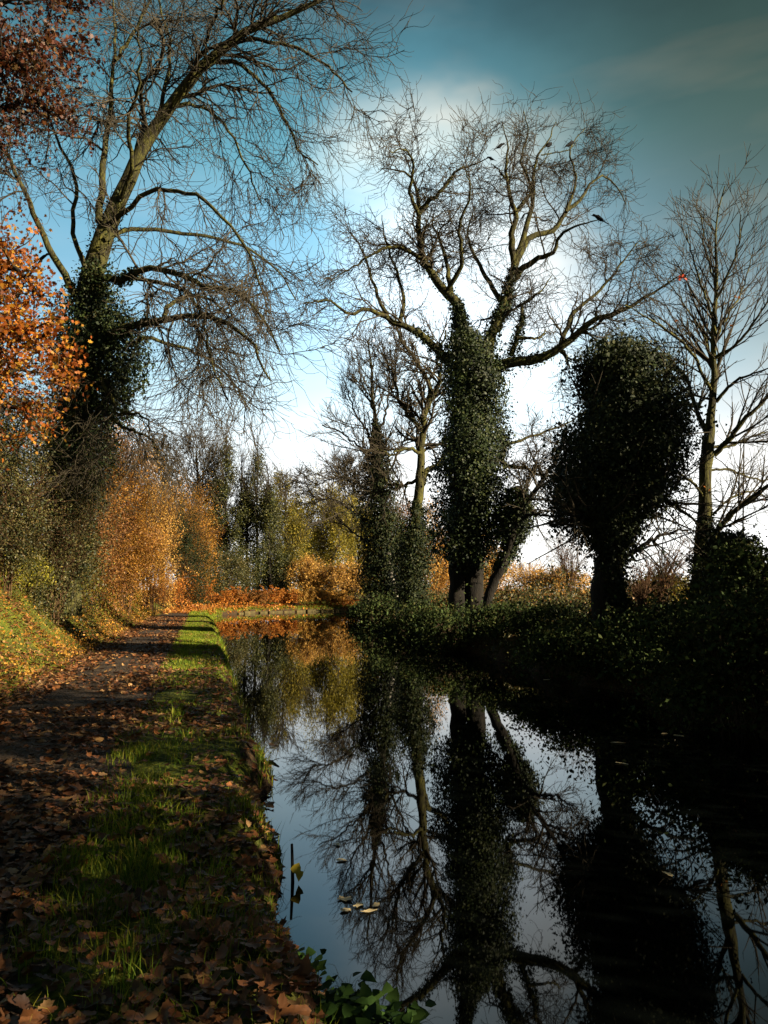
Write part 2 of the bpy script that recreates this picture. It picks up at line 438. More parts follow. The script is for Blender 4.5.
def trunk_mesh(name, P, R, mat, parent, sides=14, rng=RNG, gnarl=.08):
    v, f = tubes(P[None], R[None], sides)
    c = np.repeat(P, sides, axis=0); d = v - c
    v = c + d * (1 + gnarl * field(v, 5, 2) + gnarl * .6 * field(v * np.array([1, 1, .25]), 13, 5))[:, None]
    return mesh_obj(name, v, f, 4, mat, parent, smooth=True)

# ================================================================== TREES
def tree_twigs(limbs, spec, rng, rmin, trop=(0, 0, 0)):
    """spec: list of dicts, one per level; level k grows out of level k-1 and k-2"""
    P, R = stack_limbs(limbs)
    out = []; prev = [(P, R)]
    for s in spec:
        src = prev[-1]
        if s.get('both') and len(prev) > 1:
            srcs = prev[-2:]
        else: srcs = [src]
        got = []
        for sp in srcs:
            n = s['n'] // len(srcs)
            got.append(grow(sp[0], sp[1], n, s.get('t0', .15), 1.0, s['ang'], s['len'], s['K'], s['w'], s.get('trop', trop), s.get('rr', .6), rmin * s.get('rm', 1), rng, s.get('up', 0), s.get('fall', .5), s.get('flat')))
        g = (np.vstack([a_[0] for a_ in got]), np.vstack([a_[1] for a_ in got]))
        out.append(g); prev.append(g)
    return out

def twig_obj(levels, parent, mat, name='twigs', sides=3):
    parts = [tubes(p, r, 5 if i == 0 else sides) for i, (p, r) in enumerate(levels)]
    v, f = merge(parts)
    return mesh_obj(name, v, f, 4, mat, parent, kind='stuff', smooth=True)

def creep(limbs, spec, size, mat, parent, rng, per=520, thick=.28):
    cp = []
    for q, fr in spec:
        P, R = limbs[q]; m = int(len(P) * fr)
        t = rng.random(per) ** 1.6 * (m - 1); i0 = t.astype(int); f_ = (t - i0)[:, None]
        c_ = P[i0] * (1 - f_) + P[i0 + 1] * f_
        cp.append(c_ + rnd_dir(per, rng) * (R[i0] + (thick * rng.random(per) ** 1.5 * (1 - .85 * t / m) ** 2 + .05))[:, None])
    cp = np.vstack(cp)
    leaves_obj('ivy', cp, rng.lognormal(0, .3, len(cp)) * size, M[mat], parent, rng=rng, tmpl=T_IVY, droop=.6)

# ---------------- tall leaning tree on the left bank
def tall_left_tree():
    rng = np.random.default_rng(11); Y = 22.0
    b = at(60, 600, Y); b[2] = gz(b[0], Y) - .1
    root = thing('tree', 'tall leaning bare tree with drooping twigs and ivy-clad trunk on the left bank', 'tree', b)
    tr = limb([(60, 615), (66, 540), (75, 450), (80, 380), (86, 315), (95, 265), (108, 225), (126, 185), (142, 150), (166, 112), (200, 70), (235, 38), (265, 24), (312, 6), (350, -18)], Y, -1.5, 34, 3, 40, rng, .02)
    w = np.interp(np.linspace(0, 1, 40), [0, .25, .45, .6, .75, .9, 1], [38, 30, 22, 15, 10, 6, 3]) * .5 * Y / F
    trunk_mesh('trunk', tr[0], w, M['bark_moss'], root, rng=rng)
    T = [
        ([(99, 222), (103, 165), (108, 125), (113, 75), (115, 40), (112, -15)], 2.0, 9, 3),
        ([(75, 295), (62, 270), (50, 250), (28, 200), (10, 160), (-2, 140), (-25, 95)], -1.5, 9, 4),
        ([(86, 270), (78, 245), (72, 222), (77, 190), (70, 165), (58, 145), (48, 110), (40, 60)], 2.5, 6, 2),
        ([(88, 277), (110, 278), (125, 279), (134, 272), (156, 268), (176, 273), (200, 285), (235, 292), (262, 318), (280, 352)], -3.0, 9, 2.5),
        ([(131, 278), (162, 283), (184, 291), (200, 311), (206, 333), (214, 372), (228, 400)], -2.0, 5, 2),
        ([(98, 345), (115, 333), (138, 324), (166, 319), (194, 317), (219, 319), (248, 340), (270, 380)], -2.5, 10, 2),
        ([(164, 319), (169, 305), (188, 297), (210, 300), (240, 322)], 1.5, 6, 2),
        ([(130, 345), (150, 338), (169, 344), (194, 352), (225, 372), (250, 410)], 2.5, 5, 2),
        ([(90, 350), (100, 377), (112, 396), (116, 414), (134, 412), (146, 420), (150, 432)], -1.0, 5, 2),
        ([(100, 410), (106, 417), (125, 427), (137, 432), (152, 440), (157, 455)], -1.6, 5, 2),
        ([(112, 222), (132, 205), (150, 191), (180, 192), (205, 202), (240, 240), (262, 290)], -3.0, 6, 2),
        ([(104, 240), (120, 233), (150, 230), (200, 235), (240, 245), (275, 268), (296, 300)], 3.0, 6, 2),
        ([(200, 68), (230, 60), (255, 75), (270, 90), (285, 120), (300, 152), (318, 165)], 2.0, 6, 2),
        ([(238, 38), (285, 45), (322, 62), (352, 92)], -1.0, 5, 2),
        ([(165, 112), (190, 104), (222, 122), (246, 165), (262, 205)], 3.5, 5, 2),
        ([(150, 140), (165, 90), (170, 45), (160, 5), (165, -30)], 3.0, 6, 2),
        ([(205, 66), (210, 30), (222, 5), (228, -30)], -2.0, 5, 2),
        ([(115, 60), (135, 30), (150, 0), (172, -30)], 1.0, 5, 2),
        ([(120, 200), (132, 165), (128, 120), (140, 80), (138, 30)], -3.5, 6, 2),
    ]
    limbs = [(tr[0][::2], w[::2])]
    for i, (p, dy, w0, w1) in enumerate(T):
        # start on the trunk's depth
        P, R = limb(p, Y - .8, dy, w0 * .9, min(w1, 1.6), 20, rng, .025)
        v, f = tubes(P[None], R[None], 7)
        mesh_obj('limb', v, f, 4, M['bark_moss'], root, smooth=True)
        limbs.append((P, R))
    main = limbs[1:] + [(tr[0][20:], w[20:])]
    lv = tree_twigs(main, [
        dict(n=230, t0=.2, ang=(.5, 1.2), len=(2.0, 4.2), K=12, w=.2, trop=(0, 0, -.09), up=.12, rr=.4, rm=1.7),
        dict(n=1800, t0=.12, ang=(.4, 1.1), len=(1.0, 2.6), K=10, w=.18, trop=(0, 0, -.13), up=.16, rr=.55, rm=1.15, fall=.35),
        dict(n=6500, t0=.1, ang=(.35, 1.0), len=(.5, 1.4), K=8, w=.16, trop=(0, 0, -.17), up=.26, rr=.65, both=True, fall=.3)],
        rng, .0076)
    twig_obj(lv, root, M['twig'])
    ivy_obj([(280, 86, 106), (305, 70, 118), (330, 60, 136), (355, 54, 140), (380, 52, 128), (405, 55, 126), (430, 54, 112), (455, 46, 106), (480, 44, 92), (520, 44, 86), (570, 45, 84)],
            Y, 26000, .115, M['ivy'], root, rng, lump=.38, sc=1.06, fuzz=.2)
    creep([(tr[0][14:], w[14:]), limbs[4], limbs[6]], ((0, .35), (1, .3), (2, .35)), .07, 'ivy', root, rng, 1300, .5)
    return root
tall_left_tree()

# ---------------- great ivy-clad tree on the right bank
def great_tree():
    rng = np.random.default_rng(21); Y = 27.0
    b = at(465, 622, Y); b[2] = gz(b[0], Y) - .1
    root = thing('tree', 'great bare tree with thick ivy-clad double trunk and birds in its crown', 'tree', b)
    for px, w0 in ((457, 17), (474, 19)):
        P, R = limb([(px - 1, 628), (px, 590), (px, 545), (468 + (px - 465) * .8, 480), (470 + (px - 465) * .8, 400), (470 + (px - 465), 350)], Y, 0, w0, 13, 26, rng, .02)
        R[:4] *= np.linspace(1.35, 1, 4)
        trunk_mesh('trunk', P, R, M['bark'], root, rng=rng)
    T = [
        ([(466, 365), (461, 335), (456, 303), (441, 288), (425, 262), (419, 236), (419, 205), (412, 178), (399, 171), (380, 168)], 1.0, 15, 3),
        ([(456, 305), (450, 285), (448, 267), (441, 241), (433, 225), (436, 205)], 2.2, 7, 2),
        ([(420, 212), (428, 202), (438, 194), (456, 173), (477, 163), (488, 158)], -1.2, 6, 2),
        ([(419, 215), (410, 195), (413, 165), (405, 150), (390, 152)], -2.0, 5, 1.5),
        ([(482, 365), (493, 330), (505, 298), (514, 270)], -.5, 17, 11),
        ([(514, 272), (512, 236), (516, 215), (508, 189), (506, 163), (508, 145), (503, 125)], -.6, 9, 1.5),
        ([(513, 272), (522, 242), (532, 205), (534, 168), (540, 152), (548, 140), (556, 122)], .4, 8, 1.5),
        ([(515, 264), (529, 238), (552, 231), (566, 212), (581, 199), (598, 177), (616, 184), (626, 205)], 1.5, 8, 1.5),
        ([(512, 280), (524, 268), (538, 259), (554, 252), (560, 236), (578, 226), (598, 220)], -1.5, 8, 1.5),
        ([(490, 372), (505, 362), (529, 361), (560, 348), (581, 330), (597, 319), (623, 311), (644, 298), (665, 285), (685, 272)], -2.0, 13, 2.5),
        ([(560, 347), (566, 330), (577, 309), (600, 290), (622, 262), (640, 240)], .5, 6, 2),
        ([(560, 348), (566, 358), (570, 372)], -.3, 6, 3),
        ([(511, 355), (521, 324), (524, 303), (540, 292), (552, 275)], 2.5, 6, 2),
        ([(516, 338), (534, 338), (542, 336), (546, 328)], 1.6, 4, 1.5),
        ([(452, 365), (441, 353), (420, 335), (388, 319), (368, 309), (347, 314), (331, 301), (305, 303)], -2.0, 10, 2),
        ([(388, 318), (378, 298), (370, 272), (362, 251), (350, 232)], .5, 5, 1.5),
        ([(400, 324), (404, 300), (396, 270), (385, 240), (382, 215)], 2.5, 5, 1.5),
        ([(488, 440), (504, 438), (504, 463), (527, 468), (541, 475), (556, 475), (572, 468)], -1.2, 8, 2.5),
        ([(500, 448), (520, 440), (541, 433), (569, 422), (588, 404)], 1.6, 4, 1.5),
        ([(508, 180), (498, 170), (491, 163)], -.3, 3, 1.5),
        ([(533, 175), (545, 160), (550, 150)], .3, 2, 1),
        ([(541, 155), (560, 152), (570, 149), (578, 140)], .5, 1.6, 1),
        ([(515, 215), (530, 190), (522, 160), (528, 130), (524, 112)], .8, 5, 1.5),
        ([(566, 212), (576, 180), (570, 150), (585, 128)], 2.0, 4, 1.5),
        ([(500, 300), (478, 262), (468, 232), (476, 205)], 3.0, 6, 1.5),
        ([(448, 290), (462, 262), (460, 225), (470, 195), (466, 170)], -3.0, 6, 1.5),
        ([(425, 260), (400, 248), (380, 250), (352, 268), (330, 280)], -1.0, 5, 1.5),
    ]
    limbs = []
    for p, dy, w0, w1 in T:
        P, R = limb(p, Y, dy, w0 * .95, 1.0, 20, rng, .022)
        R *= np.linspace(1, .9, 20)
        v, f = tubes(P[None], R[None], 7)
        mesh_obj('limb', v, f, 4, M['bark_moss'], root, smooth=True); limbs.append((P, R))
    lv = tree_twigs(limbs, [
        dict(n=330, t0=.3, ang=(.5, 1.2), len=(1.3, 3.4), K=12, w=.22, trop=(0, 0, .02), rr=.36, rm=1.5),
        dict(n=2300, t0=.15, ang=(.5, 1.2), len=(.8, 2.0), K=9, w=.2, trop=(0, 0, -.10), up=.18, rr=.5, rm=1.1, fall=.35),
        dict(n=6500, t0=.15, ang=(.4, 1.2), len=(.4, 1.1), K=8, w=.18, trop=(0, 0, -.14), up=.30, rr=.6, both=True, fall=.3)],
        rng, .0082)
    zt = at(500, 116, Y)[2]; eye = np.array([0, 0, EYE]); keepers = []
    spots = [(500, 146, .36), (491, 159, .25), (549, 144, .5), (570, 143, .46), (600, 219, .4)]
    for li, (p, r) in enumerate(lv):
        k_ = (p[:, :, 2].max(1) < zt) | (rng.random(len(p)) < .12)
        for bx_, by_, br_ in spots:
            u_ = unit(at(bx_, by_, 27.)[None] - eye)[0]; dv = p - eye
            off = np.linalg.norm(dv - (dv @ u_)[..., None] * u_, axis=2).min(1)
            k_ &= (off > br_) | ((rng.random(len(p)) < .12) & (li > 0))
        keepers.append((p[k_], r[k_]))
    lv = keepers
    twig_obj(lv, root, M['twig'])
    ivy_obj([(306, 454, 463), (328, 452, 472), (344, 450, 488), (358, 447, 499), (376, 445, 501), (400, 440, 502), (440, 438, 504), (480, 436, 506), (510, 434, 508), (530, 436, 502), (548, 442, 494), (562, 452, 480), (575, 458, 470)],
            Y, 30000, .125, M['ivy'], root, rng, lump=.5, fuzz=.22, sc=.92)
    ivy_obj([(268, 508, 521), (300, 498, 514), (330, 486, 504)], Y, 1600, .1, M['ivy'], root, rng, lump=.3)
    creep(limbs, ((0, .55), (4, .95), (9, .35), (14, .35), (17, .4), (12, .4), (0, .3), (4, .6)), .075, 'ivy', root, rng, 900, .42)
    return root
great_tree()

# ---------------- further bare tree, behind the great one
def back_tree():
    rng = np.random.default_rng(31); Y = 34.0
    b = at(417, 612, Y); b[2] = gz(b[0], Y) - .1
    root = thing('tree', 'mossy bare tree with a forked upper trunk just left of the great ivy-clad tree', 'tree', b)
    P, R = limb([(412, 614), (415, 560), (417, 515), (420, 485)], Y, 0, 13, 10, 20, rng, .02)
    trunk_mesh('trunk', P, R, M['bark_moss'], root, rng=rng)
    T = [([(420, 487), (421, 460), (422, 433), (426, 408), (432, 392), (424, 374), (412, 355), (400, 336), (396, 315)], 1.0, 9, 2),
         ([(420, 487), (426, 474), (436, 466), (447, 452), (456, 436), (470, 410)], 1.5, 7, 3),
         ([(421, 455), (412, 450), (402, 449), (390, 455), (376, 448)], -1.0, 4, 1.5),
         ([(422, 430), (408, 415), (398, 395), (392, 372), (380, 350)], 1.5, 5, 1.5),
         ([(428, 400), (440, 380), (438, 355), (446, 330)], -1.5, 5, 1.5),
         ([(418, 480), (400, 485), (380, 478), (362, 486)], 2.0, 4, 1.5)]
    limbs = []
    for p, dy, w0, w1 in T:
        P, R = limb(p, Y, dy, w0, w1, 20, rng, .05)
        v, f = tubes(P[None], R[None], 7); mesh_obj('limb', v, f, 4, M['bark_moss'], root, smooth=True); limbs.append((P, R))
    lv = tree_twigs(limbs, [dict(n=130, ang=(.4, 1.1), len=(1.2, 3.2), K=8, w=.18, trop=(0, 0, .03), rr=.5, rm=1.6),
                            dict(n=700, ang=(.4, 1.1), len=(.8, 1.8), K=7, w=.16, trop=(0, 0, .0), rr=.6, rm=1.1),
                            dict(n=2000, ang=(.4, 1.0), len=(.4, 1.0), K=5, w=.14, trop=(0, 0, .05), rr=.7, both=True)], rng, .011)
    twig_obj(lv, root, M['twig'])
    ivy_obj([(505, 408, 428), (530, 398, 432), (560, 392, 434), (590, 394, 430), (612, 398, 428)], Y, 7000, .13, M['ivy_dark'], root, rng, lump=.5, fuzz=.25)
back_tree()

# ---------------- slim tree with ivy skirt and a fan of fine twigs
def slim_tree():
    rng = np.random.default_rng(41); Y = 41.0
    b = at(392, 610, Y); b[2] = gz(b[0], Y) - .1
    root = thing('tree', 'slim bare tree with an ivy cone round its stem, furthest along the right bank', 'tree', b)
    P, R = limb([(396, 614), (390, 570), (384, 520), (380, 470), (376, 430), (373, 400), (371, 365), (368, 340)], Y, 0, 9, 1.5, 24, rng, .03)
    trunk_mesh('trunk', P, R, M['bark_moss'], root, rng=rng)
    P2, R2 = limb([(404, 612), (396, 596), (391, 575), (388, 552)], Y - .8, 0, 7, 5, 12, rng, .02)
    trunk_mesh('trunk', P2, R2, M['bark_pale'], root, rng=rng)
    T = [([(378, 455), (366, 430), (352, 405), (344, 380)], 1, 3, 1), ([(379, 465), (358, 445), (338, 432), (322, 425)], -1, 3, 1),
         ([(376, 440), (386, 410), (392, 385), (396, 360)], 1, 3, 1), ([(381, 480), (398, 455), (408, 432), (412, 405)], -1.5, 3, 1),
         ([(382, 500), (356, 482), (334, 478), (316, 486)], -2, 3, 1), ([(384, 525), (362, 518), (345, 506), (330, 499), (314, 500)], -2, 4, 1.2),
         ([(374, 410), (362, 385), (358, 362)], 2, 2.5, 1), ([(386, 540), (366, 540), (350, 530), (336, 516)], 2, 3, 1)]
    limbs = [(P[4:], R[4:])]
    for p, dy, w0, w1 in T:
        q = limb(p, Y, dy, w0, w1, 20, rng, .05)
        v, f = tubes(q[0][None], q[1][None], 6); mesh_obj('limb', v, f, 4, M['bark'], root, smooth=True); limbs.append(q)
    lv = tree_twigs(limbs, [dict(n=150, t0=.3, ang=(.3, .8), len=(1.5, 3.6), K=7, w=.10, trop=(0, 0, .08), rr=.5, rm=1.3),
                            dict(n=900, ang=(.3, .8), len=(.8, 2.0), K=6, w=.10, trop=(0, 0, .06), rr=.6, rm=1.),
                            dict(n=2200, ang=(.3, .9), len=(.4, 1.1), K=5, w=.12, trop=(0, 0, .04), rr=.7, both=True)], rng, .0105)
    twig_obj(lv, root, M['twig'])
    ivy_obj([(420, 370, 380), (450, 370, 386), (480, 366, 393), (510, 362, 400), (540, 358, 408), (570, 358, 412), (600, 364, 410)], Y, 14000, .15, M['ivy_dark'], root, rng, lump=.5, fuzz=.3)
# grow() weights children by limb length, so the stem subset must share K
def _fix(P, R, K=20):
    return catmull(P, K), np.interp(np.linspace(0, 1, K), np.linspace(0, 1, len(R)), R)
_old_stack = stack_limbs
def stack_limbs(limbs):
    L2 = [_fix(p, r) if len(p) != 20 else (p, r) for p, r in limbs]
    return np.stack([l[0] for l in L2]), np.stack([l[1] for l in L2])
slim_tree()

# ---------------- leaning tree right of the great tree
def leaning_tree():
    rng = np.random.default_rng(51); Y = 26.0
    b = at(487, 612, Y); b[2] = gz(b[0], Y) - .1
    root = thing('tree', 'small leaning tree with an ivy tuft, slanting away from the great tree', 'tree', b)
    P, R = limb([(484, 620), (488, 600), (496, 578), (507, 555), (512, 535), (517, 517), (527, 502), (541, 482), (555, 460), (566, 430)], Y, -.8, 11, 2, 30, rng, .02)
    trunk_mesh('trunk', P, R, M['bark'], root, rng=rng)
    T = [([(515, 522), (530, 515), (548, 516), (566, 508)], -1, 4, 1.5), ([(527, 502), (528, 480), (536, 455), (532, 430)], 1, 3, 1.2), ([(540, 484), (560, 480), (580, 486)], 1.5, 3, 1.2)]
    limbs = [(P[12:], R[12:])]
    for p, dy, w0, w1 in T:
        q = limb(p, Y - .4, dy, w0, w1, 20, rng, .03)
        v, f = tubes(q[0][None], q[1][None], 6); mesh_obj('limb', v, f, 4, M['bark'], root, smooth=True); limbs.append(q)
    lv = tree_twigs(limbs, [dict(n=70, ang=(.4, 1.1), len=(.8, 2.2), K=7, w=.16, trop=(0, 0, .02), rr=.5, rm=1.3),
                            dict(n=320, ang=(.4, 1.1), len=(.4, 1.1), K=6, w=.15, rr=.6),
                            dict(n=600, ang=(.4, 1.0), len=(.2, .6), K=5, w=.14, rr=.7, both=True)], rng, .009)
    twig_obj(lv, root, M['twig'])
    ivy_obj([(488, 508, 526), (500, 500, 536), (515, 496, 540), (530, 496, 534), (545, 500, 520), (570, 490, 508)], Y, 4200, .12, M['ivy'], root, rng, lump=.4, fuzz=.2, sc=.8)
leaning_tree()

# ---------------- round-headed ivy tree
def round_tree():
    rng = np.random.default_rng(61); Y = 16.5
    b = at(608, 648, Y); b[2] = gz(b[0], Y) - .1
    root = thing('tree', 'short stout tree smothered in a big round head of dark ivy', 'tree', b)
    P, R = limb([(606, 662), (607, 630), (608, 590), (612, 540), (618, 480), (620, 420)], Y, 0, 33, 16, 26, rng, .02)
    R[:4] *= np.linspace(1.2, 1, 4)
    trunk_mesh('trunk', P, R, M['bark'], root, rng=rng)
    limbs = []
    for p, dy, w0, w1 in [([(612, 545), (590, 520), (570, 515)], -1, 8, 3), ([(616, 520), (640, 500), (665, 500), (690, 515)], -1.2, 8, 2),
                          ([(618, 470), (600, 430), (585, 395)], .8, 9, 3), ([(618, 450), (645, 410), (660, 380)], -.6, 9, 3), ([(610, 570), (640, 548), (662, 535), (688, 530)], .8, 6, 2)]:
        q = limb(p, Y, dy, w0, w1, 20, rng, .02)
        v, f = tubes(q[0][None], q[1][None], 7); mesh_obj('limb', v, f, 4, M['bark'], root, smooth=True); limbs.append(q)
    lv = tree_twigs(limbs, [dict(n=120, ang=(.4, 1.2), len=(1.2, 2.7), K=7, w=.14, rr=.4, rm=1.2), dict(n=420, ang=(.4, 1.1), len=(.3, .9), K=6, w=.14, rr=.6)], rng, .006)
    twig_obj(lv, root, M['twig'])
    ivy_obj([(350, 586, 648), (354, 574, 661), (362, 566, 669), (385, 561, 678), (410, 560, 687), (440, 556, 691), (470, 553, 692), (500, 553, 688), (520, 560, 676), (528, 564, 666), (542, 572, 655), (558, 580, 643), (580, 585, 637), (605, 586, 636), (645, 585, 637)],
            Y, 52000, .10, M['ivy_dark'], root, rng, lump=.5, fuzz=.11, sc=.80)
round_tree()

# ---------------- straight bare tree at the right edge
def right_tree():
    rng = np.random.default_rng(71); Y = 18.0
    b = at(700, 610, Y); b[2] = gz(b[0], Y) - .1
    root = thing('tree', 'slender bare tree with straight upswept branches and a few red leaves, near the right edge', 'tree', b)
    P, R = limb([(696, 620), (698, 580), (703, 540), (705, 490), (707, 450), (710, 425), (714, 380), (714, 341), (715, 309), (717, 277), (715, 245), (717, 219), (725, 186)], Y, 0, 17, 1.2, 34, rng, .012)
    R = np.interp(np.linspace(0, 1, 34), [0, .2, .4, .55, .75, 1], [17, 13, 11, 7, 3.4, 1.2]) * .5 * Y / F
    trunk_mesh('trunk', P, R, M['bark_moss'], root, rng=rng)
    T = [([(712, 392), (700, 368), (694, 356), (678, 338), (650, 319), (625, 305)], -1.5, 4, 1),
         ([(706, 432), (697, 412), (688, 383), (680, 370), (665, 364), (643, 351), (620, 335)], 1.0, 5, 1),
         ([(714, 370), (707, 348), (701, 329), (684, 305), (668, 280)], 1.5, 3.5, 1),
         ([(716, 402), (733, 383), (752, 374), (775, 366)], -1.0, 4, 1), ([(714, 455), (724, 445), (733, 435), (744, 419), (770, 396), (800, 365)], -1.0, 6, 2),
         ([(710, 447), (730, 446), (750, 438), (790, 425)], 1.2, 3.5, 1), ([(715, 340), (730, 312), (742, 290), (752, 255)], 1.2, 3, 1),
         ([(715, 320), (703, 290), (694, 262), (686, 232)], -.8, 3, 1), ([(716, 300), (728, 275), (738, 245), (741, 215)], -1, 2.5, 1),
         ([(716, 285), (706, 255), (702, 225), (696, 205)], .8, 2.5, 1), ([(714, 360), (740, 340), (762, 310), (780, 275)], -1.8, 3.5, 1),
         ([(704, 545), (722, 525), (745, 502), (775, 482), (800, 470)], -1.5, 6, 2), ([(706, 500), (690, 480), (668, 470), (640, 468)], -1.2, 3, 1),
         ([(704, 530), (684, 512), (660, 505), (640, 510)], 1.2, 3, 1), ([(708, 470), (730, 470), (760, 480), (790, 478)], 1.8, 3, 1),
         ([(706, 520), (730, 500), (752, 492), (780, 505)], .5, 3, 1), ([(712, 400), (690, 395), (668, 402), (650, 415)], 2.0, 3, 1)]
    limbs = [(P[14:], R[14:])]
    for p, dy, w0, w1 in T:
        q = limb(p, Y, dy, w0, w1, 20, rng, .015)
        v, f = tubes(q[0][None], q[1][None], 6); mesh_obj('limb', v, f, 4, M['bark_moss'], root, smooth=True); limbs.append(q)
    lv = tree_twigs(limbs, [dict(n=260, t0=.12, ang=(.35, .85), len=(.9, 2.4), K=7, w=.07, trop=(0, 0, .05), rr=.5, rm=1.2),
                            dict(n=1100, t0=.15, ang=(.35, .85), len=(.4, 1.1), K=5, w=.06, trop=(0, 0, .05), rr=.6, rm=1),
                            dict(n=1100, t0=.2, ang=(.35, .85), len=(.2, .6), K=4, w=.06, trop=(0, 0, .05), rr=.7, both=True)], rng, .0065)
    twig_obj(lv, root, M['twig'])
    ivy_obj([(480, 700, 712), (520, 696, 714), (560, 692, 714), (600, 690, 714)], Y, 2600, .085, M['ivy_dark'], root, rng, lump=.4, fuzz=.1)
    def hang(px, py, k, sp, size, mt):
        q = at(px, py, Y - .6)
        for _ in range(k):
            leaves_obj('leaf', q[None] + rng.normal(size=(1, 3)) * np.array(sp), size, M[mt], root, rng=rng, tmpl=T_LOBE)
    hang(683, 277, 9, (.06, .06, .04), .10, 'redleaf'); hang(691, 254, 8, (.03, .04, .08), .09, 'darklitter')
    for px, py in ((739, 298), (731, 328), (676, 318), (706, 488), (745, 494), (764, 500)): hang(px, py, 2, (.05, .05, .05), .09, 'oak')
right_tree()

# ---------------- oak on the left, trunk outside the frame, boughs reaching in
def oak():
    rng = np.random.default_rng(81); Y = 12.5
    bx, by = -9.6, 12.5
    b = np.array([bx, by, gz(bx, by) - .1])
    root = thing('oak_tree', 'oak in orange autumn leaf reaching in from the left edge', 'tree', b)
    P = catmull([b, b + [.1, 0, 2.5], b + [.3, .2, 5.5], b + [.2, .4, 8.5], b + [.6, .3, 12]], 24)
    trunk_mesh('trunk', P, np.linspace(.38, .1, 24), M['bark_moss'], root, rng=rng)
    limbs = []; crown = []
    for pts, dy, w0, w1, dense in [
        ([(-150, 250), (-90, 150), (-30, 70), (30, 45), (72, 50)], 0, 16, 3, 1), ([(-150, 260), (-80, 180), (-20, 120), (30, 105), (62, 118)], 1.0, 14, 3, 1),
        ([(-140, 150), (-60, 60), (0, 0), (45, -10), (75, 10)], .5, 12, 3, 1), ([(-140, 180), (-60, 90), (0, 60), (40, 70)], -1.2, 10, 3, 1),
        ([(-150, 400), (-80, 330), (-30, 285), (10, 265), (42, 300)], 0, 14, 3, 2), ([(-150, 420), (-80, 350), (-20, 330), (20, 330), (50, 335)], -.8, 12, 3, 2),
        ([(-150, 430), (-90, 390), (-30, 370), (10, 375), (38, 372)], .8, 12, 3, 2), ([(-150, 390), (-100, 320), (-40, 260), (-5, 245), (20, 262)], .4, 12, 3, 2),
        ([(-150, 470), (-80, 430), (-30, 415), (10, 410), (40, 405)], 1.6, 10, 3, 3)]:
        q = limb(pts, Y, dy, w0, w1, 20, rng, .05)
        v, f = tubes(q[0][None], q[1][None], 6); mesh_obj('limb', v, f, 4, M['bark'], root, smooth=True); limbs.append(q)
    lv = tree_twigs(limbs, [dict(n=230, t0=.3, ang=(.5, 1.2), len=(.7, 1.6), K=7, w=.18, rr=.5, rm=1.3, fall=.4), dict(n=900, t0=.2, ang=(.5, 1.2), len=(.3, .7), K=5, w=.18, rr=.6, both=True)], rng, .006)
    twig_obj(lv, root, M['twig'])
    tips = np.vstack([lv[1][0][:, 2:].reshape(-1, 3), lv[0][0][:, 4:].reshape(-1, 3)])
    def pxy(Q):
        d = Q - np.array([0, 0, EYE]); fz = d[:, 1] * CT + d[:, 2] * ST; up = -d[:, 1] * ST + d[:, 2] * CT
        return 384 + F * d[:, 0] / fz, 512 - F * up / fz
    n = 24000
    Q = tips[rng.integers(len(tips), size=n)] + rng.normal(size=(n, 3)) * .13
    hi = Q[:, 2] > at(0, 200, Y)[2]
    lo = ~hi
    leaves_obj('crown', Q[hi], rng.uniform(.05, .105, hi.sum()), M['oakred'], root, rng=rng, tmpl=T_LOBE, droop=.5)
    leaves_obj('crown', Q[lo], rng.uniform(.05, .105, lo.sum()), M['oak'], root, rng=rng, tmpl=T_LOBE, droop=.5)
oak()

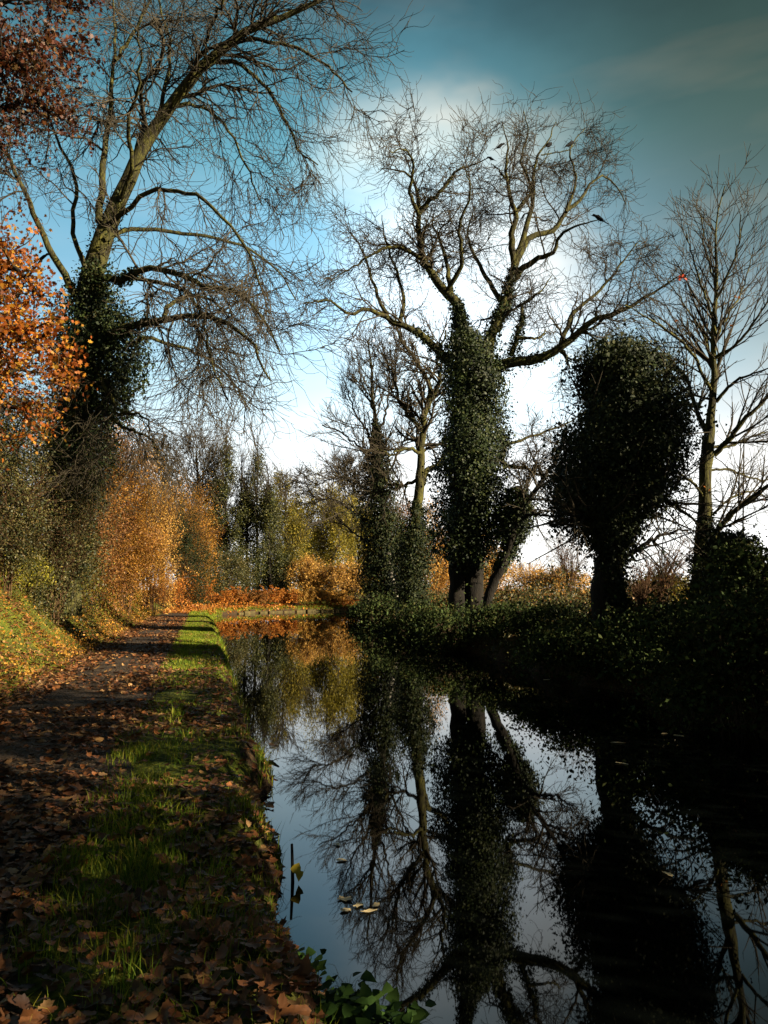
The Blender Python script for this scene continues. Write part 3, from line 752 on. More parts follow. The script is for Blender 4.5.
# ================================================================== SHRUBS AND FAR TREES
def shrub(name, label, cat, px, ptop, wpx, Y, mat, n, leaf, seed, group=None, stems=14, depth=.8, sigma=.16, nclump=70, lumps=.3, stemmat='twig_brown', twigs=260, upright=.25, sink=.0, loose=0.):
    rng = np.random.default_rng(seed)
    X = at(px, 590, Y)[0]; g = gz(X, Y)
    top = at(px, ptop, Y)[2]; H = max(.4, top - g); W = wpx * .5 * Y / F
    b = np.array([X, Y, g - .05])
    root = thing(name, label, cat, b, group)
    # stems
    e = rng.uniform(0, 2 * PI, stems); rr_ = rng.uniform(.1, .85, stems)
    S = []
    for k in range(stems):
        tip = b + np.array([math.cos(e[k]) * W * rr_[k], math.sin(e[k]) * W * depth * rr_[k], H * rng.uniform(.6, .95) * (1 - .35 * rr_[k] ** 2)])
        mid = b + (tip - b) * .5 + np.array([0, 0, H * .12]) + rng.normal(size=3) * W * .08
        s0 = b + np.array([math.cos(e[k]), math.sin(e[k]) * depth, 0]) * W * .25 * rng.random()
        P = catmull([s0, mid, tip], 20); P[1:-1] += rng.normal(size=(18, 3)) * W * .012
        r0 = max(.006, H * .004)
        S.append((P, np.linspace(r0, r0 * .35, 20)))
    SP, SR = stack_limbs(S)
    lv = [(SP, SR)]
    rm = max(.004, .00028 * Y)
    if twigs:
        g1 = grow(SP, SR, twigs, .25, 1, (.3, 1.0), (H * .2, H * .45), 6, .14, (0, 0, upright * .3), .6, rm, rng)
        g2 = grow(g1[0], g1[1], twigs * 3, .2, 1, (.3, 1.0), (H * .08, H * .2), 5, .14, (0, 0, upright * .2), .7, rm, rng)
        lv += [g1, g2]
    parts = [tubes(p, r, 4 if i == 0 else 3) for i, (p, r) in enumerate(lv)]
    v, f = merge(parts); mesh_obj('stems', v, f, 4, M[stemmat], root, smooth=True)
    # foliage in clumps through the outer volume
    d = rnd_dir(nclump, rng); d[:, 2] = np.where(d[:, 2] < -.7, -d[:, 2], d[:, 2])
    rad = rng.uniform(.5, 1., nclump) ** .6
    k = 1 + lumps * field(d * 2.0 + seed, 1.6, seed)
    cc = b + np.array([0, 0, H * .42]) + d * np.array([W, W * depth, H * .58]) * (rad * k)[:, None]
    wts = rng.uniform(.4, 1.6, nclump); wts /= wts.sum()
    ci = rng.choice(nclump, n, p=wts)
    sg = np.array([W, W * depth, H * .55]) * sigma * 1.15
    n = int(n * 1.3); ci = rng.choice(nclump, n, p=wts)
    P = cc[ci] + rng.normal(size=(n, 3)) * sg * rng.uniform(.6, 1.3, (nclump, 1))[ci]
    if twigs and loose:
        tp = lv[-1][0].reshape(-1, 3); m_ = int(n * loose)
        P[:m_] = tp[rng.integers(len(tp), size=m_)] + rng.normal(size=(m_, 3)) * leaf * .7
    gzz = ground_z(P[:, 0], P[:, 1])
    P = P[P[:, 2] > np.maximum(gzz, WZ) + .02]
    # keep within the silhouette height
    leaves_obj('foliage', P, np.minimum(rng.lognormal(-.2, .38, len(P)), 1.5) * leaf, M[mat], root, rng=rng, tmpl=T_QUAD, nspread=1)
    return root

# left bank, near to far
LB = [
 # name, label, cat, px, ptop, w, Y, mat, n, leaf, kwargs
 ('shrub', 'dark olive twiggy shrub at the left edge, in front of the ivy-clad leaning trunk', 'shrub', 6, 438, 96, 18.5, 'olive_dark', 30000, .05, dict(loose=.3)),
 ('shrub', 'tall shrub of faded gold and olive leaves, below the oak boughs at the left edge', 'shrub', -12, 372, 125, 23, 'olive', 32000, .06, dict(loose=.3)),
 ('shrub', 'small dark green bush at the foot of the leaning ivy-clad tree', 'shrub', 56, 462, 84, 21, 'olive_dark', 24000, .055, dict(loose=.3)),
 ('shrub', 'russet brown thicket low on the left bank, below the golden shrub', 'shrub', 90, 496, 100, 29, 'russet', 26000, .06, dict(loose=.4, twigs=400)),
 ('shrub', 'yellow-green weedy shrub at the left edge of the grass bank', 'shrub', 14, 556, 70, 20, 'yellowgreen', 5000, .04, dict(loose=.4)),
 ('shrub', 'low yellowish weeds beneath the russet thicket', 'shrub', 74, 562, 70, 24.5, 'yellowgreen', 5000, .045, dict(loose=.4)),
 ('shrub', 'big golden shrub rising beside the leaning ivy-clad trunk', 'shrub', 106, 428, 104, 38, 'golden', 46000, .075, dict(loose=.35, twigs=500)),
 ('shrub', 'brown-gold bush on the bank beside the path, left of the red bracken', 'shrub', 126, 512, 62, 38, 'golden', 20000, .065, dict(loose=.4, twigs=300)),
 ('holly_bush', 'dark evergreen bush between the golden shrubs, above the bracken', 'shrub', 182, 511, 56, 60, 'ivy_dark', 26000, .085, dict(twigs=0)),
 ('shrub', 'orange-tan dome-shaped shrub behind the dark evergreen bush', 'shrub', 184, 490, 68, 70, 'golden', 34000, .09, dict(loose=.4, twigs=400)),
 ('shrub', 'pale tan shrub further off, right of the big golden shrub', 'shrub', 148, 472, 56, 50, 'tan', 24000, .085, dict(loose=.4)),
 ('evergreen_bush', 'round dark green bush behind the bracken where the path bends', 'shrub', 226, 553, 56, 75, 'olive_dark', 16000, .12, dict(twigs=0)),
 ('shrub', 'tan grassy shrub above the far bank, right of the round dark bush', 'shrub', 308, 556, 46, 80, 'tan', 12000, .12, dict(loose=.6)),
 ('shrub', 'yellowish shrub at the right end of the far bank', 'shrub', 346, 560, 44, 79, 'tan', 9000, .12, dict(loose=.6)),
 ('evergreen_bush', 'dark narrow bush between the tan shrubs on the far bank', 'shrub', 324, 568, 20, 82, 'evergreen', 5000, .12, dict(twigs=0)),
 ('shrub', 'dull brown scrub behind the far bank, left of the tan grassy shrub', 'shrub', 277, 558, 50, 86, 'olive_dark', 14000, .13, dict(loose=.5)),
]
for i, (nm, lb, ct, px, pt, w, Y, mt, n, lf, kw) in enumerate(LB):
    shrub(nm, lb, ct, px, pt, w, Y, mt, n, lf, 100 + i, **kw)

# bracken: arching fronds
def bracken(px, ptop, wpx, Y, label, seed, mat='orange', fronds=34, group='rust-coloured bracken clumps along the path'):
    rng = np.random.default_rng(seed)
    X = at(px, 590, Y)[0]; g = gz(X, Y); H = max(.5, at(px, ptop, Y)[2] - g); W = wpx * .5 * Y / F
    root = thing('bracken', label, 'fern', (X, Y, g - .03), group)
    b = np.array(root.location)
    k = 9; S = []; LP = []; LN = []
    for i in range(fronds):
        e = rng.uniform(0, 2 * PI); r = W * rng.uniform(.2, 1)
        base = b + np.array([math.cos(e), math.sin(e) * .7, 0]) * W * .6 * rng.random()
        tip = base + np.array([math.cos(e) * r * .6, math.sin(e) * r * .5, H * rng.uniform(.35, .9)])
        mid = base + (tip - base) * .5 + np.array([0, 0, H * .3])
        P = catmull([base, mid, tip], 20); S.append((P, np.linspace(.012, .005, 20)))
        T = unit(np.gradient(P, axis=0)); side = unit(np.cross(T, [0, 0, 1.]))
        for s in (-1, 1):
            for q in range(7, 20):
                wl = H * .22 * (1 - (q - 7) / 14)
                for f in (.35, .7, 1.):
                    LP.append(P[q] + s * side[q] * wl * f + rng.normal(size=3) * .03 - np.array([0, 0, wl * .25 * f])); LN.append([0, 0, 1])
    v, f = tubes(*stack_limbs(S), 3); mesh_obj('stems', v, f, 4, M['twig_brown'], root)
    LP = np.array(LP)
    leaves_obj('fronds', LP, rng.uniform(.7, 1.3, len(LP)) * max(.07, .0019 * Y), M[mat], root, rng=rng, normal=np.array(LN), nspread=.9)
BR = [(155, 562, 28, 48, 'dark red bracken clump on the bank, nearest of the rust-coloured bracken', 'russet'),
      (168, 562, 28, 54, 'deep orange bracken clump below the dark evergreen bush', 'orange'),
      (183, 567, 30, 60, 'tall orange bracken clump where the path narrows', 'orange'),
      (200, 576, 28, 66, 'rust bracken clump just left of the grass verge end', 'orange'),
      (222, 586, 24, 67.5, 'low orange bracken clump below the round dark bush', 'orange'),
      (238, 586, 24, 68.6, 'bracken clump at the left end of the far stone edging', 'orange'),
      (254, 587, 24, 69.8, 'small reddish bracken clump above the dark gap of the far edging', 'russet'),
      (270, 587, 26, 71, 'orange bracken clump above the middle of the far edging', 'orange'),
      (287, 588, 24, 72, 'bracken clump left of the tan grassy shrub on the far bank', 'orange'),
      (303, 582, 26, 73.2, 'paler tan bracken clump beneath the tan grassy shrub', 'tan'),
      (320, 584, 24, 74.5, 'yellowish bracken clump near the right end of the far edging', 'tan'),
      (337, 588, 24, 76, 'rightmost bracken clump of the far bank', 'tan')]
for i, (px, pt, w, Y, lb, mt) in enumerate(BR): bracken(px, pt - (4, -1, 2, 0, -2, 3, 0, 5, 1, -1, 2, 0)[i], w * (1.2, 1.5, 1.3, 1.4, 1.6, 1.2, 1.7, 1.3, 1.6, 1.2, 1.5, 1.4)[i], Y + (.5, 0, -.4, .6, 0, .8, 0, .5, 1, 0, .6, 0)[i], lb, 200 + i, mt, fronds=(34, 40, 30, 44, 36, 28, 46, 34, 40, 30, 38, 34)[i])

# trees beyond the bend
def far_tree(name, label, px, ptop, wpx, Y, mat, n, leaf, seed, twiggy=0, nclump=110, group='trees beyond the bend', trunk_w=None, pbase=None, sigma=.13, lumps=.35, asp=.62, low=.5):
    rng = np.random.default_rng(seed)
    X = at(px, 590, Y)[0]; g = gz(X, Y); H = at(px, ptop, Y)[2] - g; W = wpx * .5 * Y / F
    b = np.array([X, Y, g - .1]); root = thing(name, label, 'tree', b, group)
    P = catmull([b, b + [rng.normal() * .2, 0, H * .4], b + [rng.normal() * .4, 0, H * .9]], 20); r0 = trunk_w or H * .022
    trunk_mesh('trunk', P, np.linspace(r0, r0 * .2, 20), M['bark'], root, rng=rng)
    rm = .00026 * Y
    g1 = grow(P[None], np.linspace(r0, r0 * .2, 20)[None], 34, .25, 1, (.4, 1.0), (H * .2, H * .45), 8, .12, (0, 0, .08), .45, rm * 1.4, rng)
    g2 = grow(g1[0], g1[1], 260, .2, 1, (.4, 1.0), (H * .1, H * .22), 6, .14, (0, 0, .06), .6, rm, rng)
    lv = [g1, g2]
    if twiggy: lv.append(grow(g2[0], g2[1], twiggy, .2, 1, (.3, .9), (H * .05, H * .13), 5, .12, (0, 0, .08), .7, rm, rng))
    twig_obj(lv, root, M['twig'], 'branches')
    if n:
        d = rnd_dir(nclump, rng); rad = rng.uniform(.35, 1, nclump) ** .6
        k = 1 + lumps * field(d * 2 + seed, 1.5, seed)
        cc = b + np.array([0, 0, H * low]) + d * np.array([W, W * .8, H * (1 - low) * .95]) * (rad * k)[:, None]
        ci = rng.integers(nclump, size=n)
        P = cc[ci] + rng.normal(size=(n, 3)) * np.array([W, W * .8, H * .5]) * sigma * rng.uniform(.6, 1.3, (nclump, 1))[ci]
        P = P[P[:, 2] > g + .1]
        leaves_obj('crown', P, rng.uniform(.65, 1.35, len(P)) * leaf, M[mat], root, rng=rng)
    return root

def spire_tree(label, px, ptop, wpx, Y, n, leaf, seed, cols):
    """ivy-smothered stems seen as a group of pointed dark columns"""
    rng = np.random.default_rng(seed)
    X = at(px, 590, Y)[0]; g = gz(X, Y); b = np.array([X, Y, g - .1])
    root = thing('tree', label, 'tree', b, 'trees beyond the bend')
    twl = []
    for (cx_, ct_, cw_, dy) in cols:
        Xc = at(cx_, 590, Y + dy)[0]; H = at(cx_, ct_, Y + dy)[2] - g; W = cw_ * .5 * Y / F
        P = catmull([np.array([Xc + .3, Y + dy, g]), np.array([Xc, Y + dy, g + H * .5]), np.array([Xc - .1, Y + dy, g + H * 1.15])], 20)
        R = np.linspace(.22, .03, 20)
        trunk_mesh('trunk', P, R, M['bark'], root, rng=rng)
        g1 = grow(P[None], R[None], 60, .35, 1, (.3, .8), (H * .15, H * .4), 7, .08, (0, 0, .08), .4, .018, rng)
        g2 = grow(g1[0], g1[1], 260, .3, 1, (.3, .8), (H * .06, H * .16), 5, .1, (0, 0, .08), .6, .015, rng)
        twl += [g1, g2]
        m = n // len(cols)
        ncl = 46; hc = rng.random(ncl) ** .85; prof = (1 - hc ** 2.4) * rng.uniform(.55, 1.1, ncl)
        th = rng.uniform(0, 2 * PI, ncl); rr = np.sqrt(rng.uniform(.1, 1, ncl))
        cc = np.stack([Xc + np.cos(th) * W * prof * rr, Y + dy + np.sin(th) * W * prof * rr, g + hc * H], -1)
        ci = rng.integers(ncl, size=m)
        Q = cc[ci] + rng.normal(size=(m, 3)) * np.array([.42, .42, .7]) * rng.uniform(.5, 1.3, (ncl, 1))[ci]
        Q = Q[Q[:, 2] > g]; m = len(Q)
        leaves_obj('ivy', Q, rng.uniform(.7, 1.3, m) * leaf, M['evergreen'], root, rng=rng)
    tw = twl
    parts = [tubes(p, r, 3) for p, r in tw]; v, f = merge(parts)
    mesh_obj('branches', v, f, 4, M['twig'], root, kind='stuff')
spire_tree('dark ivy-smothered twin-topped tree where the path bends, tallest beyond the bend', 240, 445, 70, 84, 80000, .16, 301,
           [(224, 448, 50, 0), (256, 456, 56, 1.5), (240, 476, 72, 2.5), (268, 490, 44, -1), (214, 482, 40, 1), (246, 500, 84, 0)])
FT = [('tree', 'olive-brown tree just right of the dark twin-topped tree', 286, 478, 54, 88, 'olive', 30000, .16, 1200),
      ('oak_tree', 'yellow-green oak with a broad crown right of the olive-brown tree', 332, 480, 76, 94, 'yellowolive', 42000, .17, 300),
      ('tree', 'dark olive tree low behind the yellow-green oak', 308, 498, 56, 104, 'olive_dark', 20000, .2, 300),
      ('tree', 'thin bare tree showing above the golden shrubs', 196, 434, 60, 85, 'olive', 0, .2, 2600),
      ('tree', 'faint bare tree behind the orange-tan dome-shaped shrub', 162, 446, 50, 98, 'olive', 0, .2, 2200),
      ('tree', 'bare twiggy tree rising above the yellow-green oak', 352, 452, 60, 110, 'olive', 0, .2, 2600),
      ('tree', 'brown tree closing the view right of the yellow-green oak', 366, 508, 60, 108, 'olive', 22000, .2, 600),
      ('tree', 'dull brown tree behind the orange-tan dome-shaped shrub', 196, 488, 60, 100, 'olive', 18000, .2, 600)]
for i, (nm, lb, px, pt, w_, Y, mt, n, lf, tw) in enumerate(FT):
    far_tree(nm, lb, px, pt, w_, Y, mt, n, lf, 302 + i, twiggy=tw, low=.46)
# golden hedge behind the right-bank trunks
far_tree('tree', 'golden tree seen between the slim tree and the great trunk', 436, 512, 66, 70, 'tan', 24000, .14, 308, group='autumn trees behind the right bank', low=.44)
far_tree('tree', 'amber tree seen just right of the great trunk', 494, 526, 46, 72, 'tan', 16000, .14, 309, group='autumn trees behind the right bank', low=.44)
far_tree('tree', 'tan tree low behind the leaning tree', 466, 534, 54, 78, 'golden', 16000, .15, 310, group='autumn trees behind the right bank', low=.44)
far_tree('tree', 'russet tree behind the skirt of the slim tree', 400, 505, 60, 80, 'russet', 18000, .15, 311, group='autumn trees behind the right bank', low=.44)

# ================================================================== RIGHT BANK
RB = [
 ('bramble', 'dark bramble bank at the right edge, nearest the camera', 740, 585, 190, 11.5, 'bramble', 15000, .075),
 ('bramble', 'dark leafy shrub standing above the brambles at the right edge', 756, 552, 96, 13.5, 'bramble', 14000, .075),
 ('bramble', 'bramble mound with yellowing leaves between the round tree and the ivy stump', 672, 608, 130, 14, 'bramble', 12000, .075),
 ('bramble', 'dark bramble at the foot of the round ivy tree', 600, 625, 120, 16.2, 'bramble', 10000, .075),
 ('bramble', 'low bramble on the bank left of the round ivy tree', 548, 606, 100, 20.5, 'bramble', 8000, .085),
 ('bramble', 'bramble mound right below the leaning tree', 508, 606, 90, 23.5, 'bramble', 7000, .09),
 ('bramble', 'bramble at the foot of the great trunk', 455, 612, 90, 26, 'bramble', 7000, .095),
 ('bramble', 'dark bramble left of the great trunk, beneath the mossy forked tree', 418, 608, 70, 31, 'bramble', 6000, .1),
 ('bramble', 'bramble overhanging the water beneath the slim tree', 386, 600, 62, 39, 'bramble', 6000, .12),
 ('bramble', 'furthest dark bramble at the tip of the right bank', 364, 603, 30, 50, 'bramble', 4000, .15),
 ('shrub', 'reddish-brown scrub behind the bramble mound, right of the round tree', 664, 572, 66, 20, 'olive', 6000, .055),
 ('shrub', 'brown twiggy scrub on the bank top right of the leaning tree', 552, 566, 96, 33, 'tan', 9000, .06),
 ('shrub', 'dark shrub behind the ivy stump', 726, 560, 60, 17, 'bramble', 6000, .08),
]
for i, (nm, lb, px, pt, w, Y, mt, n, lf) in enumerate(RB):
    shrub(nm, lb, 'bramble' if nm == 'bramble' else 'shrub', px, pt, w, Y, mt, n, lf, 400 + i, depth=.7, twigs=300 if nm == 'bramble' else 600, loose=.35, stemmat='cane', sigma=.2, stems=26)

# ivy stump
def stump():
    rng = np.random.default_rng(451); Y = 15.5
    b = at(727, 610, Y); b[2] = gz(b[0], Y) - .05
    root = thing('tree_stump', 'ivy-covered dark stump beside the slender bare tree', 'tree stump', b)
    P, R = limb([(727, 630), (727, 590), (726, 545)], Y, 0, 34, 26, 16, rng, .02)
    trunk_mesh('trunk', P, R, M['bark'], root, rng=rng)
    ivy_obj([(533, 716, 742), (542, 704, 750), (560, 702, 754), (590, 702, 756), (625, 700, 756)], Y, 6500, .085, M['ivy_dark'], root, rng, lump=.25)
stump()

# bare twiggy scrub between the trees
def bare_shrub(label, px, ptop, wpx, Y, seed, n=60, dirx=0.):
    rng = np.random.default_rng(seed)
    X = at(px, 590, Y)[0]; g = gz(X, Y); H = at(px, ptop, Y)[2] - g; W = wpx * .5 * Y / F
    b = np.array([X, Y, g - .05]); root = thing('bare_shrub', label, 'shrub', b, 'bare shrubs on the right bank')
    S = []
    for k in range(16):
        e = rng.uniform(0, 2 * PI); r = W * rng.uniform(.3, 1)
        tip = b + np.array([math.cos(e) * r + dirx * W, math.sin(e) * r * .6, H * rng.uniform(.5, 1)])
        P = catmull([b + rng.normal(size=3) * [.1, .1, 0], b + (tip - b) * .5 + [0, 0, H * .15], tip], 20)
        S.append((P, np.linspace(.016, .006, 20)))
    SP, SR = stack_limbs(S)
    g1 = grow(SP, SR, n * 3, .2, 1, (.3, .9), (H * .2, H * .5), 7, .1, (0, 0, .01), .6, .0055, rng)
    g2 = grow(g1[0], g1[1], n * 8, .2, 1, (.3, .9), (H * .08, H * .25), 5, .12, (0, 0, 0), .7, .005, rng)
    v, f = merge([tubes(SP, SR, 4), tubes(*g1, 3), tubes(*g2, 3)]); mesh_obj('stems', v, f, 4, M['twig_brown'], root)
    P = g2[0][:, -1][rng.random(len(g2[0])) < .12]
    leaves_obj('leaves', P, .07, M['russet'], root, rng=rng)
bare_shrub('bare arching shrub between the round tree and the slender tree', 662, 535, 60, 19, 461, 70)
bare_shrub('bare shrub with long thin shoots left of the round tree', 570, 525, 70, 28, 462, 60, .2)
bare_shrub('small bare shrub close to the right of the round tree stem', 640, 552, 30, 18, 463, 30)
bare_shrub('bare shrub behind the leaning tree', 530, 552, 60, 36, 464, 60)

# taller growth along the right bank towards and past the camera, shading the near path
HG = [(8.9, 8.6, 4.4, 4.4), (9.2, 5.0, 5.4, 6.4), (9.4, 1.2, 5.4, 6.6), (9.6, -2.6, 5.4, 6.6), (10.0, -6.4, 5.2, 6.6), (11.6, 12.6, 4.4, 7.4)]  # last one is added out of view to shade the round ivy tree
HL = ['tall dark hawthorn past the right edge, beyond the bramble bank', 'dense hawthorn on the right bank nearer than the bramble bank', 'broad hawthorn on the right bank abreast of the towpath foreground',
      'hawthorn on the right bank level with the viewpoint', 'hawthorn on the right bank behind the viewpoint', 'unseen hawthorn set back by the ivy stump, added to shade the round tree']
for i, (x, y, w, h) in enumerate(HG):
    px = 384 + x / max(y, .5) * F
    rng = np.random.default_rng(500 + i)
    g = gz(x, y); b = np.array([x, y, g - .05])
    root = thing('hawthorn', HL[i], 'tree', b, 'hawthorns along the near right bank')
    P = catmull([b, b + [.2, .1, h * .4], b + [0, .2, h * .8]], 20); trunk_mesh('trunk', P, np.linspace(.16, .05, 20), M['bark'], root, rng=rng)
    g1 = grow(P[None], np.linspace(.16, .05, 20)[None], 40, .1, 1, (.5, 1.2), (h * .3, h * .5), 7, .12, (0, 0, .05), .5, .01, rng)
    twig_obj([g1], root, M['twig'], 'branches')
    n = 9000; cl = 90
    d = rnd_dir(cl, rng); cc = b + np.array([0, 0, h * .52]) + d * np.array([w * .42, w * .5, h * .5]) * rng.uniform(.3, 1, (cl, 1)) ** .5
    Q = cc[rng.integers(cl, size=n)] + rng.normal(size=(n, 3)) * .38
    Q = Q[Q[:, 2] > g]
    leaves_obj('crown', Q, rng.uniform(.1, .2, len(Q)), M['olive_dark'], root, rng=rng)

# far hedge on the field horizon at right
for i, (px, pt, w, Y, lb) in enumerate([(585, 580, 120, 190, 'long dark hedge on the field horizon, seen left of the round tree'), (665, 582, 90, 200, 'field hedge on the horizon, seen right of the round tree')]):
    shrub('hedge', lb, 'hedge', px, pt, w, Y, 'olive_dark', 5000, .35, 520 + i, twigs=0, stems=8, depth=.25, nclump=120)

# slender pole beyond the right bank
def pole():
    Y = 45.; p = at(745, 590, Y); g = gz(p[0], Y)
    root = thing('pole', 'thin dark pole standing behind the bushes at the right edge', 'pole', (p[0], Y, g))
    t = at(744, 436, Y)
    v, f = tubes(np.array([[[p[0], Y, g], [p[0], Y, g + 3], [t[0], Y, t[2]]]]), np.array([[.055, .05, .035]]), 8)
    mesh_obj('shaft', v, f, 4, M['bark'], root)
    v, f = tubes(np.array([[[t[0], Y, t[2] - .02], [t[0], Y, t[2] + .08]]]), np.array([[.06, .02]]), 8)
    mesh_obj('cap', v, f, 4, M['bark'], root)
pole()

# ================================================================== FAR BANK EDGING
def edging():
    m = bark_mat('weathered_stone', [(.02, .018, .008), (.06, .046, .018), (.12, .09, .032)], 3, .6, 1)
    rng = np.random.default_rng(601)
    root = thing('canal_edging', 'weathered stone edging with dark gaps along the far bank of the bend', 'canal wall', (-8, 71, -.4))
    s = np.arange(cs[-1] * 0 + 0, cs[-1], .1); X = np.interp(s, cs, E_L[:, 0]); Yv = np.interp(s, cs, E_L[:, 1])
    sel = (X > -12.2) & (X < 6) & (Yv > 64); X, Yv = X[sel], Yv[sel]
    k = 0
    while k < len(X) - 16:
        ln = int(rng.integers(6, 17)); a_, b_ = np.array([X[k], Yv[k]]), np.array([X[k + ln - 1], Yv[k + ln - 1]])
        d = unit((b_ - a_)[None])[0]; nrm = np.array([-d[1], d[0]])
        top = -.24 + rng.uniform(-.05, .06); V_ = []
        off = -.12 + rng.uniform(-.03, .03)
        for q, o_ in ((a_, off), (b_, off), (b_, .4), (a_, .4)):
            for z_ in (-1.0, top): V_.append([*(q + nrm * o_), z_ + rng.normal() * .008])
        V_ = np.array(V_)
        Fq = [[0, 2, 3, 1], [2, 4, 5, 3], [4, 6, 7, 5], [6, 0, 1, 7], [1, 3, 5, 7], [0, 6, 4, 2]]
        o = mesh_obj('stone_block', V_, np.array(Fq), 4, m, root)
        bm_ = o.modifiers.new('bevel', 'BEVEL'); bm_.width = .03; bm_.segments = 2
        k += ln + (5 if rng.random() < .18 else 1)
edging()

# ================================================================== GRASS
def edge_points(n, d0, d1, y0, y1, rng, power=1.6):
    """random points at distance d0..d1 from the left water edge between y0..y1, denser near the camera"""
    u = rng.random(n); y = y0 + (y1 - y0) * u ** power
    k = np.interp(y, E_L[:, 1][:np.argmax(E_L[:, 1] > 62)], E_L[:, 0][:np.argmax(E_L[:, 1] > 62)])
    d = rng.uniform(d0, d1, n)
    x = k - d * 1.028
    return x, y, d

def blades(x, y, h, w, rng, lean=1.1):
    n = len(x); z = ground_z(x, y)
    e = rng.uniform(0, 2 * PI, n); a = np.stack([np.cos(e), np.sin(e), 0 * e], -1)
    l = rnd_dir(n, rng); l[:, 2] = 0; l *= (lean * rng.random(n) * h)[:, None]
    B = np.stack([x, y, z - .01], -1); up = np.array([0, 0, 1.])
    m_ = B + l * .35 + up * (h * .55)[:, None]; t = B + l + up * (h * .9)[:, None]
    W = a * w[:, None]
    V = np.stack([B - W, B + W, m_ + W * .75, m_ - W * .75, t], 1).reshape(-1, 3)
    i = np.arange(n)[:, None] * 5
    fl = np.concatenate([i + [0, 1, 2, 3], i + [3, 2, 4]], 1)
    return V, fl.ravel(), np.tile([4, 3], n)
rng = np.random.default_rng(701)
x1, y1, d1 = edge_points(190000, -.3, 1.7, 2.2, 62, rng, 1.8)
patch = field2(x1, y1, 1.9, 6) + .5 * field2(x1, y1, 5.5, 2)
fade = np.clip((y1 - 12) / 12, 0, 1)
tuft = 0 * x1
for _ in range(34):
    ty_ = 2.8 + 8.5 * rng.random() ** 1.3; td_ = rng.normal(1.05, .22) if rng.random() < .72 else rng.uniform(.1, 1.4); tr_ = rng.uniform(.07, .24)
    tx_ = np.interp(ty_, E_L[:40, 1], E_L[:40, 0]) - td_ * 1.028
    tuft = np.maximum(tuft, rng.uniform(.6, 1.3) * np.exp(-((x1 - tx_) / tr_) ** 2 - ((y1 - ty_) / (tr_ * rng.uniform(1.2, 2.4))) ** 2))
edge_b = (d1 < .25) * .5
keep = rng.random(len(x1)) < np.clip((.07 + .26 * patch) * np.exp(-((d1 - 1.08) / .32) ** 2) * np.clip((y1 - 3.4) / 2.2, .15, 1) + .03 + .62 * fade + .62 * tuft * np.clip((y1 - 2.6) / 2, .2, 1) + .30 * (d1 < .1) * np.clip(.6 + patch, 0, 1), .02, 1)
x1, y1, d1, tf = x1[keep], y1[keep], d1[keep], tuft[keep]
h1 = (.05 + .06 * rng.random(len(x1)) + .11 * np.clip(tf, 0, 1) * rng.random(len(x1)) + .14 * (d1 < .1) * rng.random(len(x1)))
x2, y2, d2 = edge_points(90000, 3.35, 9.5, 3, 55, rng, 1.5)
patch = field2(x2, y2, 1.1, 8) + .5 * field2(x2, y2, 3.5, 2)
keep = rng.random(len(x2)) < np.clip(.4 + .4 * patch, .05, 1)
x2, y2 = x2[keep], y2[keep]; h2 = .03 + .06 * rng.random(len(x2))
# far verge round the bend and the right bank top
s = rng.uniform(60, 95, 9000); fx = np.interp(s, cs, E_L[:, 0]); fy = np.interp(s, cs, E_L[:, 1])
tt = np.interp(s, st, nxn), np.interp(s, st, nyn); dd = rng.uniform(.25, 1.6, len(s))
sel = rng.random(len(s)) < .35; x3, y3 = (fx + tt[0] * dd)[sel], (fy + tt[1] * dd)[sel]; h3 = .1 + .2 * rng.random(len(x3))
y4 = rng.uniform(12, 60, 12000); x4 = np.interp(y4, E_R[:, 1][:40], E_R[:, 0][:40]) + rng.uniform(.8, 9, len(y4)); h4 = .04 + .08 * rng.random(len(x4))
X = np.concatenate([x1, x2, x3, x4]); Yy = np.concatenate([y1, y2, y3, y4]); Hh = np.concatenate([h1, h2, h3, h4])
zz, dl_, dr_ = ground_z(X, Yy, True)
ok = (zz > WZ + .01) & ~((dl_ > PATH_IN + .1) & (dl_ < PATH_OUT - .05))
X, Yy, Hh = X[ok], Yy[ok], Hh[ok]
V, fl, ct_ = blades(X, Yy, Hh, .0012 + .00036 * Yy, rng)
g_ = mesh_obj('grass', V, fl, ct_, M['grass']); tag(g_, 'short grass on the verge between path and canal and on the banks', 'grass', kind='stuff')

# ================================================================== GROUND COVER
def cover(x, y, hmax, freq, seed, leaf, mat, label, rng, lo=.02):
    z = ground_z(x, y); p = np.clip(.5 + .55 * field2(x, y, freq, seed) + .3 * field2(x, y, freq * 2.7, seed + 2), 0, 1.3)
    P = np.stack([x, y, z + lo + hmax * p ** 2 * rng.random(len(x))], -1)
    k = (rng.random(len(x)) < .25 + p) & (z > WZ + .02); P = P[k]
    v, f = leaf_mesh(P, rng.lognormal(0, .4, len(P)) * leaf * (1 + .012 * P[:, 1]), rng=rng, normal=np.tile([0, 0, .6], (len(P), 1)))
    o = mesh_obj('ground_cover', v, f, 4, M[mat]); tag(o, label, 'ground cover', kind='stuff')
rng = np.random.default_rng(751)
x, y, d = edge_points(46000, 3.5, 9.5, 6, 56, rng, 1.3)
cover(x, y, .30, 1.3, 21, .030, 'olive', 'olive and yellowish weeds growing over the left bank', rng)
x, y, d = edge_points(52000, 3.4, 9.5, 6, 56, rng, 1.3)
cover(x, y, .30, 1.7, 24, .036, 'golden', 'dead tan and orange bracken litter over the left bank', rng)
s_ = rng.uniform(64, 100, 16000); dd = .05 + 3.2 * rng.random(len(s_))
x = np.interp(s_, cs, E_L[:, 0]) + np.interp(s_, st, nxn) * dd; y = np.interp(s_, cs, E_L[:, 1]) + np.interp(s_, st, nyn) * dd
cover(x, y, .55, 1.1, 34, .06, 'orange', 'rusty dead bracken covering the far bank of the bend', rng)
